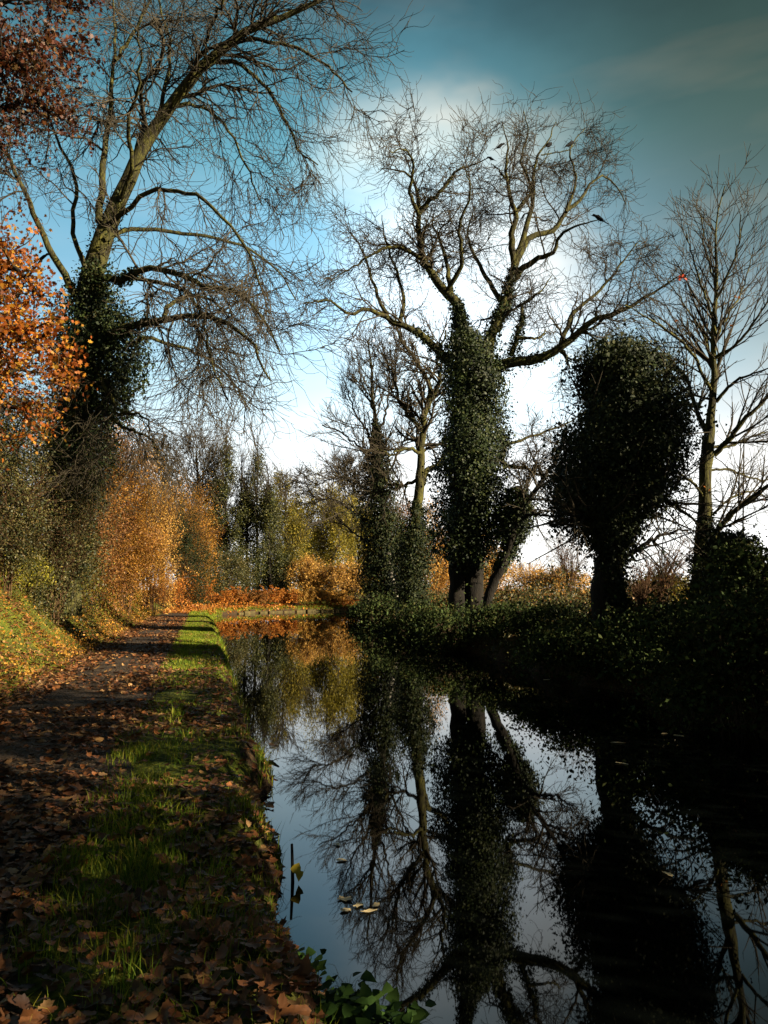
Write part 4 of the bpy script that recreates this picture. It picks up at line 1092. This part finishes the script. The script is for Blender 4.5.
y = rng.uniform(7, 60, 90000) ** 1.0; x = np.interp(y, E_R[:, 1][:40], E_R[:, 0][:40]) + .15 + 8 * rng.random(len(y)) ** 1.6
cover(x, y, .75, 1.0, 27, .05, 'olive_dark', 'dark olive undergrowth over the right bank', rng)
y = rng.uniform(9, 60, 30000); x = np.interp(y, E_R[:, 1][:40], E_R[:, 0][:40]) + .5 + 9 * rng.random(len(y))
cover(x, y, .6, 1.4, 31, .045, 'russet', 'brown dying herbage over the right bank', rng)

# ================================================================== FALLEN LEAVES
def curled_leaf(rng, lobes):
    """outline fan with lobes, curl and a short stalk"""
    k = 22; th = np.linspace(0, 2 * PI, k, endpoint=False)
    am = rng.uniform(.02, .10); ax_, ay_ = rng.uniform(.95, 1.35), rng.uniform(.6, 1.05)
    r = .40 + am * np.cos(th * lobes + rng.uniform(-.3, .3)) + .04 * np.cos(th * 11 + rng.uniform(0, 6)) + .05 * np.cos(2 * th) + rng.normal(size=k) * .035
    x = np.cos(th) * r * ax_; y = np.sin(th) * r * ay_
    if rng.random() < .35: x = np.where(x > .25, .25 + .3 * (x - .25), x)
    c1, c2, tw = rng.uniform(-.7, 1.1), rng.uniform(.1, 1.0), rng.uniform(-.7, .7)
    zf = lambda x, y: c1 * x * x + c2 * y * y + tw * x * y
    V = [(0, 0, 0)] + [(a_ * .5, b_ * .5, zf(a_ * .5, b_ * .5) - .01) for a_, b_ in zip(x, y)] + [(a_, b_, zf(a_, b_) + rng.normal() * .025) for a_, b_ in zip(x, y)]
    Fs = []; cn = []
    for i in range(k):
        j = (i + 1) % k
        Fs += [0, 1 + i, 1 + j]; cn.append(3)
        Fs += [1 + i, 1 + k + i, 1 + k + j, 1 + j]; cn.append(4)
    V = np.array(V)
    return V - [0, 0, V[:, 2].min()], np.array(Fs), np.array(cn)

def litter_density(x, y, dl):
    f = field2(x, y, 1.6, 11) * .35 + field2(x, y, 4.2, 12) * .25
    d = np.interp(dl, [0, .7, .85, 1.2, 1.35, 2.0, 2.25, 2.8, 3.0, 3.9, 4.3, 8], [.9, .8, .40, .34, .85, .9, .32, .30, .95, .95, .6, .55]) + f
    d = d - .2 * np.clip((y - 14) / 12, 0, 1) * (dl < PATH_IN) + .3 * np.clip((5.5 - y) / 2, 0, 1)
    tuft = 0
    return np.clip(d - tuft, .03, 1)

rng = np.random.default_rng(801)
x, y, d = edge_points(80000, -.32, 7.0, 2.2, 46, rng, 1.9)
zz, dl_, dr_ = ground_z(x, y, True)
keep = (rng.random(len(x)) < litter_density(x, y, dl_)) & (zz > WZ + .01)
# room for the individual leaves nearest the camera
keep &= ~((y < 4.3) & (rng.random(len(x)) < .35))
x, y, zz, dl_ = x[keep], y[keep], zz[keep], dl_[keep]
onp = (dl_ > PATH_IN) & (dl_ < PATH_OUT)
n = len(x); S = rng.uniform(.045, .095, n) * (1 + .012 * y)
nr = np.tile([0, 0, 1.], (n, 1)); P = np.stack([x, y, zz + .03 + .035 * rng.random(n) + .02 * onp + .05 * rng.random(n) * (dl_ > PATH_OUT)], -1)
tv = [curled_leaf(rng, l) for l in (5, 5, 3, 7, 5, 4, 2, 3, 5, 2, 6, 1, 5, 2)]
Vs, Fs, Cs, off = [], [], [], 0
which = rng.integers(len(tv), size=n)
for w_ in range(len(tv)):
    sel = np.where(which == w_)[0]; tV, tF, tC = tv[w_]
    # drop to the outer ring only past 9 m
    m_ = len(sel); e = rng.uniform(0, 2 * PI, m_)
    nn = unit(nr[sel] + rng.normal(size=(m_, 3)) * .28)
    r_ = np.stack([np.cos(e), np.sin(e), 0 * e], -1); a_ = unit(r_ - (r_ * nn).sum(1, keepdims=True) * nn); b_ = np.cross(nn, a_)
    v = P[sel][:, None] + S[sel][:, None, None] * (tV[None, :, 0:1] * a_[:, None] + tV[None, :, 1:2] * b_[:, None] + tV[None, :, 2:3] * nn[:, None] * .8) - [0, 0, .02]
    Vs.append(v.reshape(-1, 3)); Fs.append((np.arange(m_)[:, None] * len(tV) + tF[None] + off).ravel()); Cs.append(np.tile(tC, m_)); off += m_ * len(tV)
lit = mesh_obj('leaf_litter', np.vstack(Vs), np.concatenate(Fs), np.concatenate(Cs), M['litter'], smooth=True)
tag(lit, 'brown autumn leaf litter strewn over the path, verge and left bank', 'leaf litter', kind='stuff')

# nearest leaves, one object each
protos = []
for i, l in enumerate((5, 5, 3, 2, 5, 4, 6, 2, 1, 5, 3, 2)):
    tV, tF, tC = curled_leaf(rng, l)
    me_o = mesh_obj('fallen_leaf', tV, tF, tC, M['litter'], smooth=True)
    sm = bpy.data.meshes[me_o.data.name]; protos.append(me_o)
cnt = 0; used = set()
def place_leaf(x, y, z, s, label, cat, group, mat=None, tilt=.3):
    global cnt
    p = protos[int(rng.integers(len(protos)))]
    if p.name in used:
        o = p.copy(); C.objects.link(o)
    else:
        o = p; used.add(p.name)
    if mat is not None:
        o.data = o.data.copy(); o.data.materials.clear(); o.data.materials.append(mat)
    o.location = (x, y, z); o.scale = (s, s, s)
    o.rotation_euler = (rng.normal() * tilt, rng.normal() * tilt, rng.uniform(0, 6.28))
    tag(o, label, cat, group); cnt += 1
    return o
done = 0
while done < 290:
    y = rng.uniform(2.6, 5.2); dd = rng.uniform(.08, 3.4)
    x = float(np.interp(y, E_L[:, 1][:20], E_L[:, 0][:20])) - dd * 1.028
    if rng.random() > litter_density(np.array([x]), np.array([y]), np.array([dd]))[0]: continue
    pxx = 384 + F * x / (y * CT - 1.6 * ST)
    if pxx < -20 or pxx > 420: continue
    z = gz(x, y) + .035 + .03 * rng.random()
    place_leaf(x, y, z, rng.uniform(.055, .10), 'large brown curled leaf among the nearest fallen leaves at the foot of the picture', 'leaf', 'nearest fallen leaves')
    done += 1

def wat(px, py):
    """point on the water seen at a pixel"""
    v = (512 - py) / F; dz = ST + v * CT; t = (WZ - EYE) / dz
    return (px - 384) / F * t, t * (CT - v * ST)
PALE = [(337, 845, 'small pale leaf afloat above the cluster near the bank, upper of two'), (342, 861, 'broad pale leaf afloat above the cluster near the bank, lower of two'),
        (345, 900, 'pale leaf at the left end of the floating cluster'), (359, 906, 'pale leaf in the middle of the floating cluster'), (369, 912, 'pale leaf at the lower right of the floating cluster'),
        (376, 906, 'pale leaf at the right end of the floating cluster'), (345, 911, 'small pale leaf at the lower left of the floating cluster'),
        (668, 875, 'dull tan leaf afloat on the dark reflection of the round tree')]
for px, py, lb in PALE:
    x, y = wat(px, py); o = place_leaf(x, y, WZ + .006, .075, lb, 'leaf', 'pale leaves afloat on the canal', M['palelitter'], .06); o.name = 'floating_leaf'
    o.scale = (.085, .085, .03)
for px, py, s, lb in [(273, 746, .10, 'dark leaf afloat close to the bank, furthest of the dark ones'), (273, 762, .16, 'big dark curled leaf afloat close to the bank'),
                      (267, 769, .10, 'small dark leaf beside the big dark curled one'), (267, 796, .10, 'small dark leaf afloat just above the nearest dark one'), (270, 807, .15, 'dark leaf afloat close to the bank, nearest of the dark ones')]:
    x, y = wat(px, py); o = place_leaf(x, y, WZ + .01, s, lb, 'leaf', 'dark leaves afloat by the towpath edge', M['darklitter'], .25); o.name = 'floating_leaf'
for px, py, lb in [(546, 680, 'pale speck of leaf afloat under the right bank, furthest'), (678, 736, 'pale leaf afloat at the right, below the bramble bank'), (617, 743, 'pale leaf afloat at the edge of the round tree reflection'),
                   (623, 764, 'pale leaf afloat inside the round tree reflection'), (664, 734, 'pale leaf afloat just left of the one below the bramble bank')]:
    x, y = wat(px, py); o = place_leaf(x, y, WZ + .006, .12, lb, 'leaf', 'pale leaves afloat on the canal', M['palelitter'], .05); o.name = 'floating_leaf'; o.scale = (.2, .1, .03)

# ================================================================== SMALL FOREGROUND THINGS
def stick():
    rng = np.random.default_rng(901)
    x, y = wat(293, 882)
    root = thing('stick', 'dead upright stick at the water edge with one yellow leaf', 'stick', (x, y, WZ - .1))
    P = catmull([(x, y, WZ - .1), (x - .005, y, WZ + .1), (x - .012, y + .01, WZ + .25)], 12)
    v, f = tubes(P[None], np.linspace(.014, .009, 12)[None], 8); mesh_obj('stem', v, f, 4, M['bark'], root, smooth=True)
    q = np.array([x + .03, y - .03, WZ + .09])
    for o_, z_ in (((0, 0, 0), .1), ((.014, .01, -.04), .08)):
        leaves_obj('leaf', q[None] + np.array([o_]), z_, M['yellowleaf'], root, rng=rng, normal=np.array([[.25, -1, .35]]), nspread=.15, tmpl=T_IVY, droop=2)
stick()

def leafy_plant(label, px, py, Y, w, h, n, seed, mat='nettle', leaf=.07):
    rng = np.random.default_rng(seed)
    p = at(px, py, Y); b = np.array([p[0] - .1, Y, -.36])
    root = thing('leafy_plant', label, 'plant', b, 'green plants at the water edge')
    S = []; LP = []
    for i in range(n):
        tip = b + np.array([rng.uniform(-.6, 1) * w, rng.uniform(-.5, .5) * w, h * rng.uniform(.5, 1)])
        P = catmull([b + rng.normal(size=3) * [.05, .05, 0], (b + tip) / 2 + [0, 0, h * .25], tip], 20); S.append((P, np.linspace(.005, .002, 20)))
        for q in (8, 11, 13, 15, 17, 18, 19):
            for s in (-1, 1): LP.append(P[q] + rng.normal(size=3) * .03 + [s * .03, 0, 0])
    v, f = tubes(*stack_limbs(S), 4); mesh_obj('stems', v, f, 4, M['nettle'], root)
    LP = np.array(LP)
    leaves_obj('leaves', LP, rng.uniform(.6, 1.2, len(LP)) * leaf, M[mat], root, rng=rng, normal=np.tile([0, -.3, 1.], (len(LP), 1)), nspread=.5, tmpl=T_IVY)
leafy_plant('leafy green plant leaning over the water at the bottom of the picture', 350, 1000, 3.5, .2, .26, 14, 911, leaf=.075)
leafy_plant('smaller leafy green plant further out over the water at the bottom', 405, 1000, 3.45, .14, .2, 8, 912, leaf=.07)
leafy_plant('low green plant at the water edge beside the stick', 322, 945, 3.9, .12, .2, 7, 913, leaf=.06)

# ================================================================== BIRDS
def bird(px, py, Y, size, yaw, label, pitch=.35):
    """perched bird: one continuous lofted body with tail, wings and legs; feet at the perch"""
    p = at(px, py, Y)
    root = thing('bird', label, 'bird', p, 'dark birds perched in the great tree')
    root.rotation_euler = (0, 0, yaw)
    me_parts = []
    # spine from beak tip (+x) to tail tip (-x): x, z, half width, half height
    sp = [(.50, .34, .004, .004), (.40, .345, .018, .018), (.37, .35, .05, .05), (.31, .36, .085, .08), (.24, .33, .09, .085), (.18, .27, .10, .10), (.08, .20, .14, .14), (-.04, .12, .15, .15), (-.16, .04, .11, .11), (-.26, -.05, .07, .05), (-.40, -.16, .06, .02), (-.56, -.28, .07, .012), (-.58, -.295, .03, .006)]
    k = 10; V_ = []
    for x_, z_, w_, h_ in sp:
        for a_ in np.arange(k) * 2 * PI / k: V_.append((x_ * size, math.cos(a_) * w_ * size, (z_ + math.sin(a_) * h_) * size + .1 * size))
    V_ = np.array(V_); ii = (np.arange(len(sp) - 1)[:, None] * k + np.arange(k)[None]).ravel(); jj = (np.arange(len(sp) - 1)[:, None] * k + (np.arange(k)[None] + 1) % k).ravel()
    parts = [(V_, np.stack([ii, jj, jj + k, ii + k], -1))]
    for s in (-1, 1):   # legs
        parts.append(tubes(np.array([[(.0, s * .05, .13), (.03, s * .05, .05), (.01, s * .05, -.02)]]) * size, np.array([[.02, .012, .01]]) * size, 5))
    v, f = merge(parts)
    o = mesh_obj('body', v + np.array(root.location), f, 4, M['feather'], root, smooth=True)
    for s in (-1, 1):   # folded wings
        W_ = np.array([(.16, .09, .31), (.05, .155, .30), (-.15, .13, .12), (-.42, .06, -.13), (-.2, .15, .02), (0, .16, .12), (.12, .12, .2)]) * size
        W_[:, 1] *= s; W_[:, 2] += .1 * size
        Wi = W_ * np.array([1, .8, 1]); n = len(W_)
        fl = [list(range(n)), [n + i for i in range(n)][::-1]] + [[i, (i + 1) % n, n + (i + 1) % n, n + i] for i in range(n)]
        mesh_obj('wing', np.vstack([W_, Wi]) + np.array(root.location), np.concatenate([np.array(q) for q in fl]), np.array([len(q) for q in fl]), M['feather'], root)
for px, py, dy, sz, yaw, lb in [(500, 149, -1.2, .46, .2, 'leftmost dark bird of the upper row, on a twig tip of the great tree'), (491, 161, -.9, .38, 2.6, 'small faint bird just below the leftmost one'),
                               (549, 149, -.9, .64, 1.0, 'biggest dark bird, middle of the upper row in the great tree'), (570, 148, -.6, .60, .6, 'rightmost dark bird at the top of the great tree'),
                               (599, 222, -1.8, .56, 3.0, 'lone dark bird lower on the right side of the great tree')]:
    bird(px, py, 27 + dy, sz, yaw, lb)

# ================================================================== SKY, SUN, CAMERA
EL, AZ = math.radians(22), math.radians(113)     # azimuth clockwise from +Y (ahead)
sd = Vector((math.cos(EL) * math.sin(AZ), math.cos(EL) * math.cos(AZ), math.sin(EL)))
w = bpy.data.worlds.new('World'); bpy.context.scene.world = w; w.use_nodes = True
nt = w.node_tree; N, L = nt.nodes, nt.links; N.clear()
sky = N.new('ShaderNodeTexSky'); sky.sky_type = 'NISHITA'; sky.sun_disc = False
sky.sun_elevation = EL; sky.sun_rotation = AZ; sky.air_density = 1.0; sky.dust_density = 2.0
tc = N.new('ShaderNodeTexCoord'); sx = N.new('ShaderNodeSeparateXYZ'); L.new(tc.outputs['Generated'], sx.inputs[0])
# hazy bright horizon deepening to teal; darkest stops overhead carry the vignette
gr = ramp(nt, [(1, .99, .94), (.97, 1, 1), (.60, .86, 1.0), (.39, .71, .95), (.27, .59, .80), (.185, .48, .61), (.108, .31, .40), (.040, .112, .145), (.010, .024, .034)],
          [0, .15, .26, .34, .43, .51, .575, .645, .9])
mz = N.new('ShaderNodeMath'); mz.operation = 'ABSOLUTE'; L.new(sx.outputs[2], mz.inputs[0])
# slow irregularity so the haze is not a perfect gradient
nz = N.new('ShaderNodeTexNoise'); nz.inputs['Scale'].default_value = 2.2; nz.inputs['Detail'].default_value = 5; nz.inputs['Roughness'].default_value = .55
mp = N.new('ShaderNodeMapping'); mp.inputs['Scale'].default_value = (1, 1, 2.2); mp.inputs['Rotation'].default_value = (.5, .4, .3)
L.new(tc.outputs['Generated'], mp.inputs[0]); L.new(mp.outputs[0], nz.inputs['Vector'])
ns = N.new('ShaderNodeMath'); ns.operation = 'MULTIPLY_ADD'; ns.inputs[1].default_value = .16; ns.inputs[2].default_value = -.08
L.new(nz.outputs[0], ns.inputs[0])
az = N.new('ShaderNodeMath'); az.operation = 'ADD'; L.new(mz.outputs[0], az.inputs[0]); L.new(ns.outputs[0], az.inputs[1]); 
# the veiled bright patch of cloud behind the great tree
gd = N.new('ShaderNodeVectorMath'); gd.operation = 'DOT_PRODUCT'; gd.inputs[1].default_value = Vector(tuple(at(470, 262, 100.) - np.array([0, 0, EYE]))).normalized()
L.new(tc.outputs['Generated'], gd.inputs[0])
gm = N.new('ShaderNodeMapRange'); gm.interpolation_type = 'SMOOTHSTEP'; gm.inputs[1].default_value = .972; gm.inputs[2].default_value = 1.0; gm.inputs[3].default_value = 0; gm.inputs[4].default_value = 1.0
gw = N.new('ShaderNodeMath'); gw.operation = 'MULTIPLY_ADD'; gw.inputs[1].default_value = .07; gw.inputs[2].default_value = -.035; L.new(nz.outputs[0], gw.inputs[0])
gs = N.new('ShaderNodeMath'); gs.operation = 'ADD'; L.new(gd.outputs['Value'], gs.inputs[0]); L.new(gw.outputs[0], gs.inputs[1]); L.new(gs.outputs[0], gm.inputs[0])
L.new(az.outputs[0], gr.inputs[0])
# upper-right corner vignette, painted into the sky as olive-grey cloud
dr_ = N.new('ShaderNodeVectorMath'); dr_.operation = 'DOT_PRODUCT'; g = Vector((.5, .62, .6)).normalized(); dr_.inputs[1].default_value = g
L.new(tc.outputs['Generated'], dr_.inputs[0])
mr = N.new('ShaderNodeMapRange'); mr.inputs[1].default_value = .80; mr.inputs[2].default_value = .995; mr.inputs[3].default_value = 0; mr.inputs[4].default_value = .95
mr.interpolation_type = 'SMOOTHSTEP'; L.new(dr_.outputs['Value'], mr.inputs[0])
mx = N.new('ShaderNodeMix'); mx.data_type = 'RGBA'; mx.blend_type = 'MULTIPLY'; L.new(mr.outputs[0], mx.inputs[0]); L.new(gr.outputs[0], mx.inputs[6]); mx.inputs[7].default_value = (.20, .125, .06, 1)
dl_n = N.new('ShaderNodeVectorMath'); dl_n.operation = 'DOT_PRODUCT'; dl_n.inputs[1].default_value = Vector(tuple(at(-140, 40, 100.) - np.array([0, 0, EYE]))).normalized()  # matching corner darkening put into the sky colour at the upper left
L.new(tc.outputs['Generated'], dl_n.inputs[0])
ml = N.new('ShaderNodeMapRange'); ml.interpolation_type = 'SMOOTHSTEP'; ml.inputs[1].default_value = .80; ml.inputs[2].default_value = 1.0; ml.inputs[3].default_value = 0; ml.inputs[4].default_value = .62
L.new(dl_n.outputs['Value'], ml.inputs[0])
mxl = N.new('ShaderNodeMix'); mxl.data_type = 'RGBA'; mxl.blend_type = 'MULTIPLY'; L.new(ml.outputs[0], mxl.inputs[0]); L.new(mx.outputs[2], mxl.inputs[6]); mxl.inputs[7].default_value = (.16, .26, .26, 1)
# sky dimmed behind the viewer to keep the fill light low
mb = N.new('ShaderNodeMapRange'); mb.inputs[1].default_value = -.2; mb.inputs[2].default_value = .6; mb.inputs[3].default_value = .18; mb.inputs[4].default_value = 1; L.new(sx.outputs[1], mb.inputs[0])
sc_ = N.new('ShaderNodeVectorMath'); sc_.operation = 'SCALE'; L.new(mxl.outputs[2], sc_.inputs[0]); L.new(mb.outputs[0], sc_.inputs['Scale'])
# thin brownish streaks of cloud
n2 = N.new('ShaderNodeTexNoise'); n2.inputs['Scale'].default_value = 3.2; n2.inputs['Detail'].default_value = 4
m2 = N.new('ShaderNodeMapping'); m2.inputs['Rotation'].default_value = (.2, .9, .5); m2.inputs['Scale'].default_value = (1, 1, 5)
L.new(tc.outputs['Generated'], m2.inputs[0]); L.new(m2.outputs[0], n2.inputs['Vector'])
r2 = ramp(nt, [(0, 0, 0), (0, 0, 0), (.06, .036, .02)], [0, .50, .80]); L.new(n2.outputs[0], r2.inputs[0])
ad = N.new('ShaderNodeVectorMath'); ad.operation = 'ADD'; L.new(sc_.outputs[0], ad.inputs[0]); L.new(r2.outputs[0], ad.inputs[1])
gp = N.new('ShaderNodeMath'); gp.operation = 'POWER'; gp.inputs[1].default_value = 1.4; L.new(gm.outputs[0], gp.inputs[0])
gc = N.new('ShaderNodeVectorMath'); gc.operation = 'SCALE'; gc.inputs[0].default_value = (.52, .38, .26); L.new(gp.outputs[0], gc.inputs['Scale'])
ad2 = N.new('ShaderNodeVectorMath'); ad2.operation = 'ADD'; L.new(ad.outputs[0], ad2.inputs[0]); L.new(gc.outputs[0], ad2.inputs[1])
up = N.new('ShaderNodeVectorMath'); up.operation = 'SCALE'; up.inputs['Scale'].default_value = 4.15; L.new(ad2.outputs[0], up.inputs[0])
fin = N.new('ShaderNodeMix'); fin.data_type = 'RGBA'; fin.inputs[0].default_value = .98
L.new(sky.outputs[0], fin.inputs[6]); L.new(up.outputs[0], fin.inputs[7])
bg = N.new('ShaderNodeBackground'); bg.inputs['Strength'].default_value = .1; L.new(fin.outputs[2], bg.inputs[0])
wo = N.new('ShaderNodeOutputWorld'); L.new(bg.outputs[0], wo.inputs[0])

sun = bpy.data.lights.new('sun', 'SUN'); sun.energy = 5.0; sun.angle = math.radians(.5); sun.color = (1, .86, .62)
so = bpy.data.objects.new('sun', sun); C.objects.link(so); so.rotation_euler = sd.to_track_quat('Z', 'Y').to_euler(); so.location = (30, 0, 20)

cam = bpy.data.cameras.new('camera'); cam.sensor_fit = 'VERTICAL'; cam.sensor_height = 36; cam.lens = F / 1024 * 36
cam.clip_start = .05; cam.clip_end = 5000
co = bpy.data.objects.new('camera', cam); C.objects.link(co); co.location = (0, 0, EYE); co.rotation_euler = (PI / 2 + TH, 0, 0)
S_ = bpy.context.scene; S_.camera = co
S_.view_settings.view_transform = 'Standard'; S_.view_settings.look = 'None'; S_.view_settings.gamma = 1; S_.view_settings.use_curve_mapping = False
S_.view_settings.exposure = 1.85
S_.cycles.max_bounces = 5; S_.cycles.diffuse_bounces = 2; S_.cycles.glossy_bounces = 3; S_.cycles.transmission_bounces = 3
S_.cycles.caustics_reflective = False; S_.cycles.caustics_refractive = False
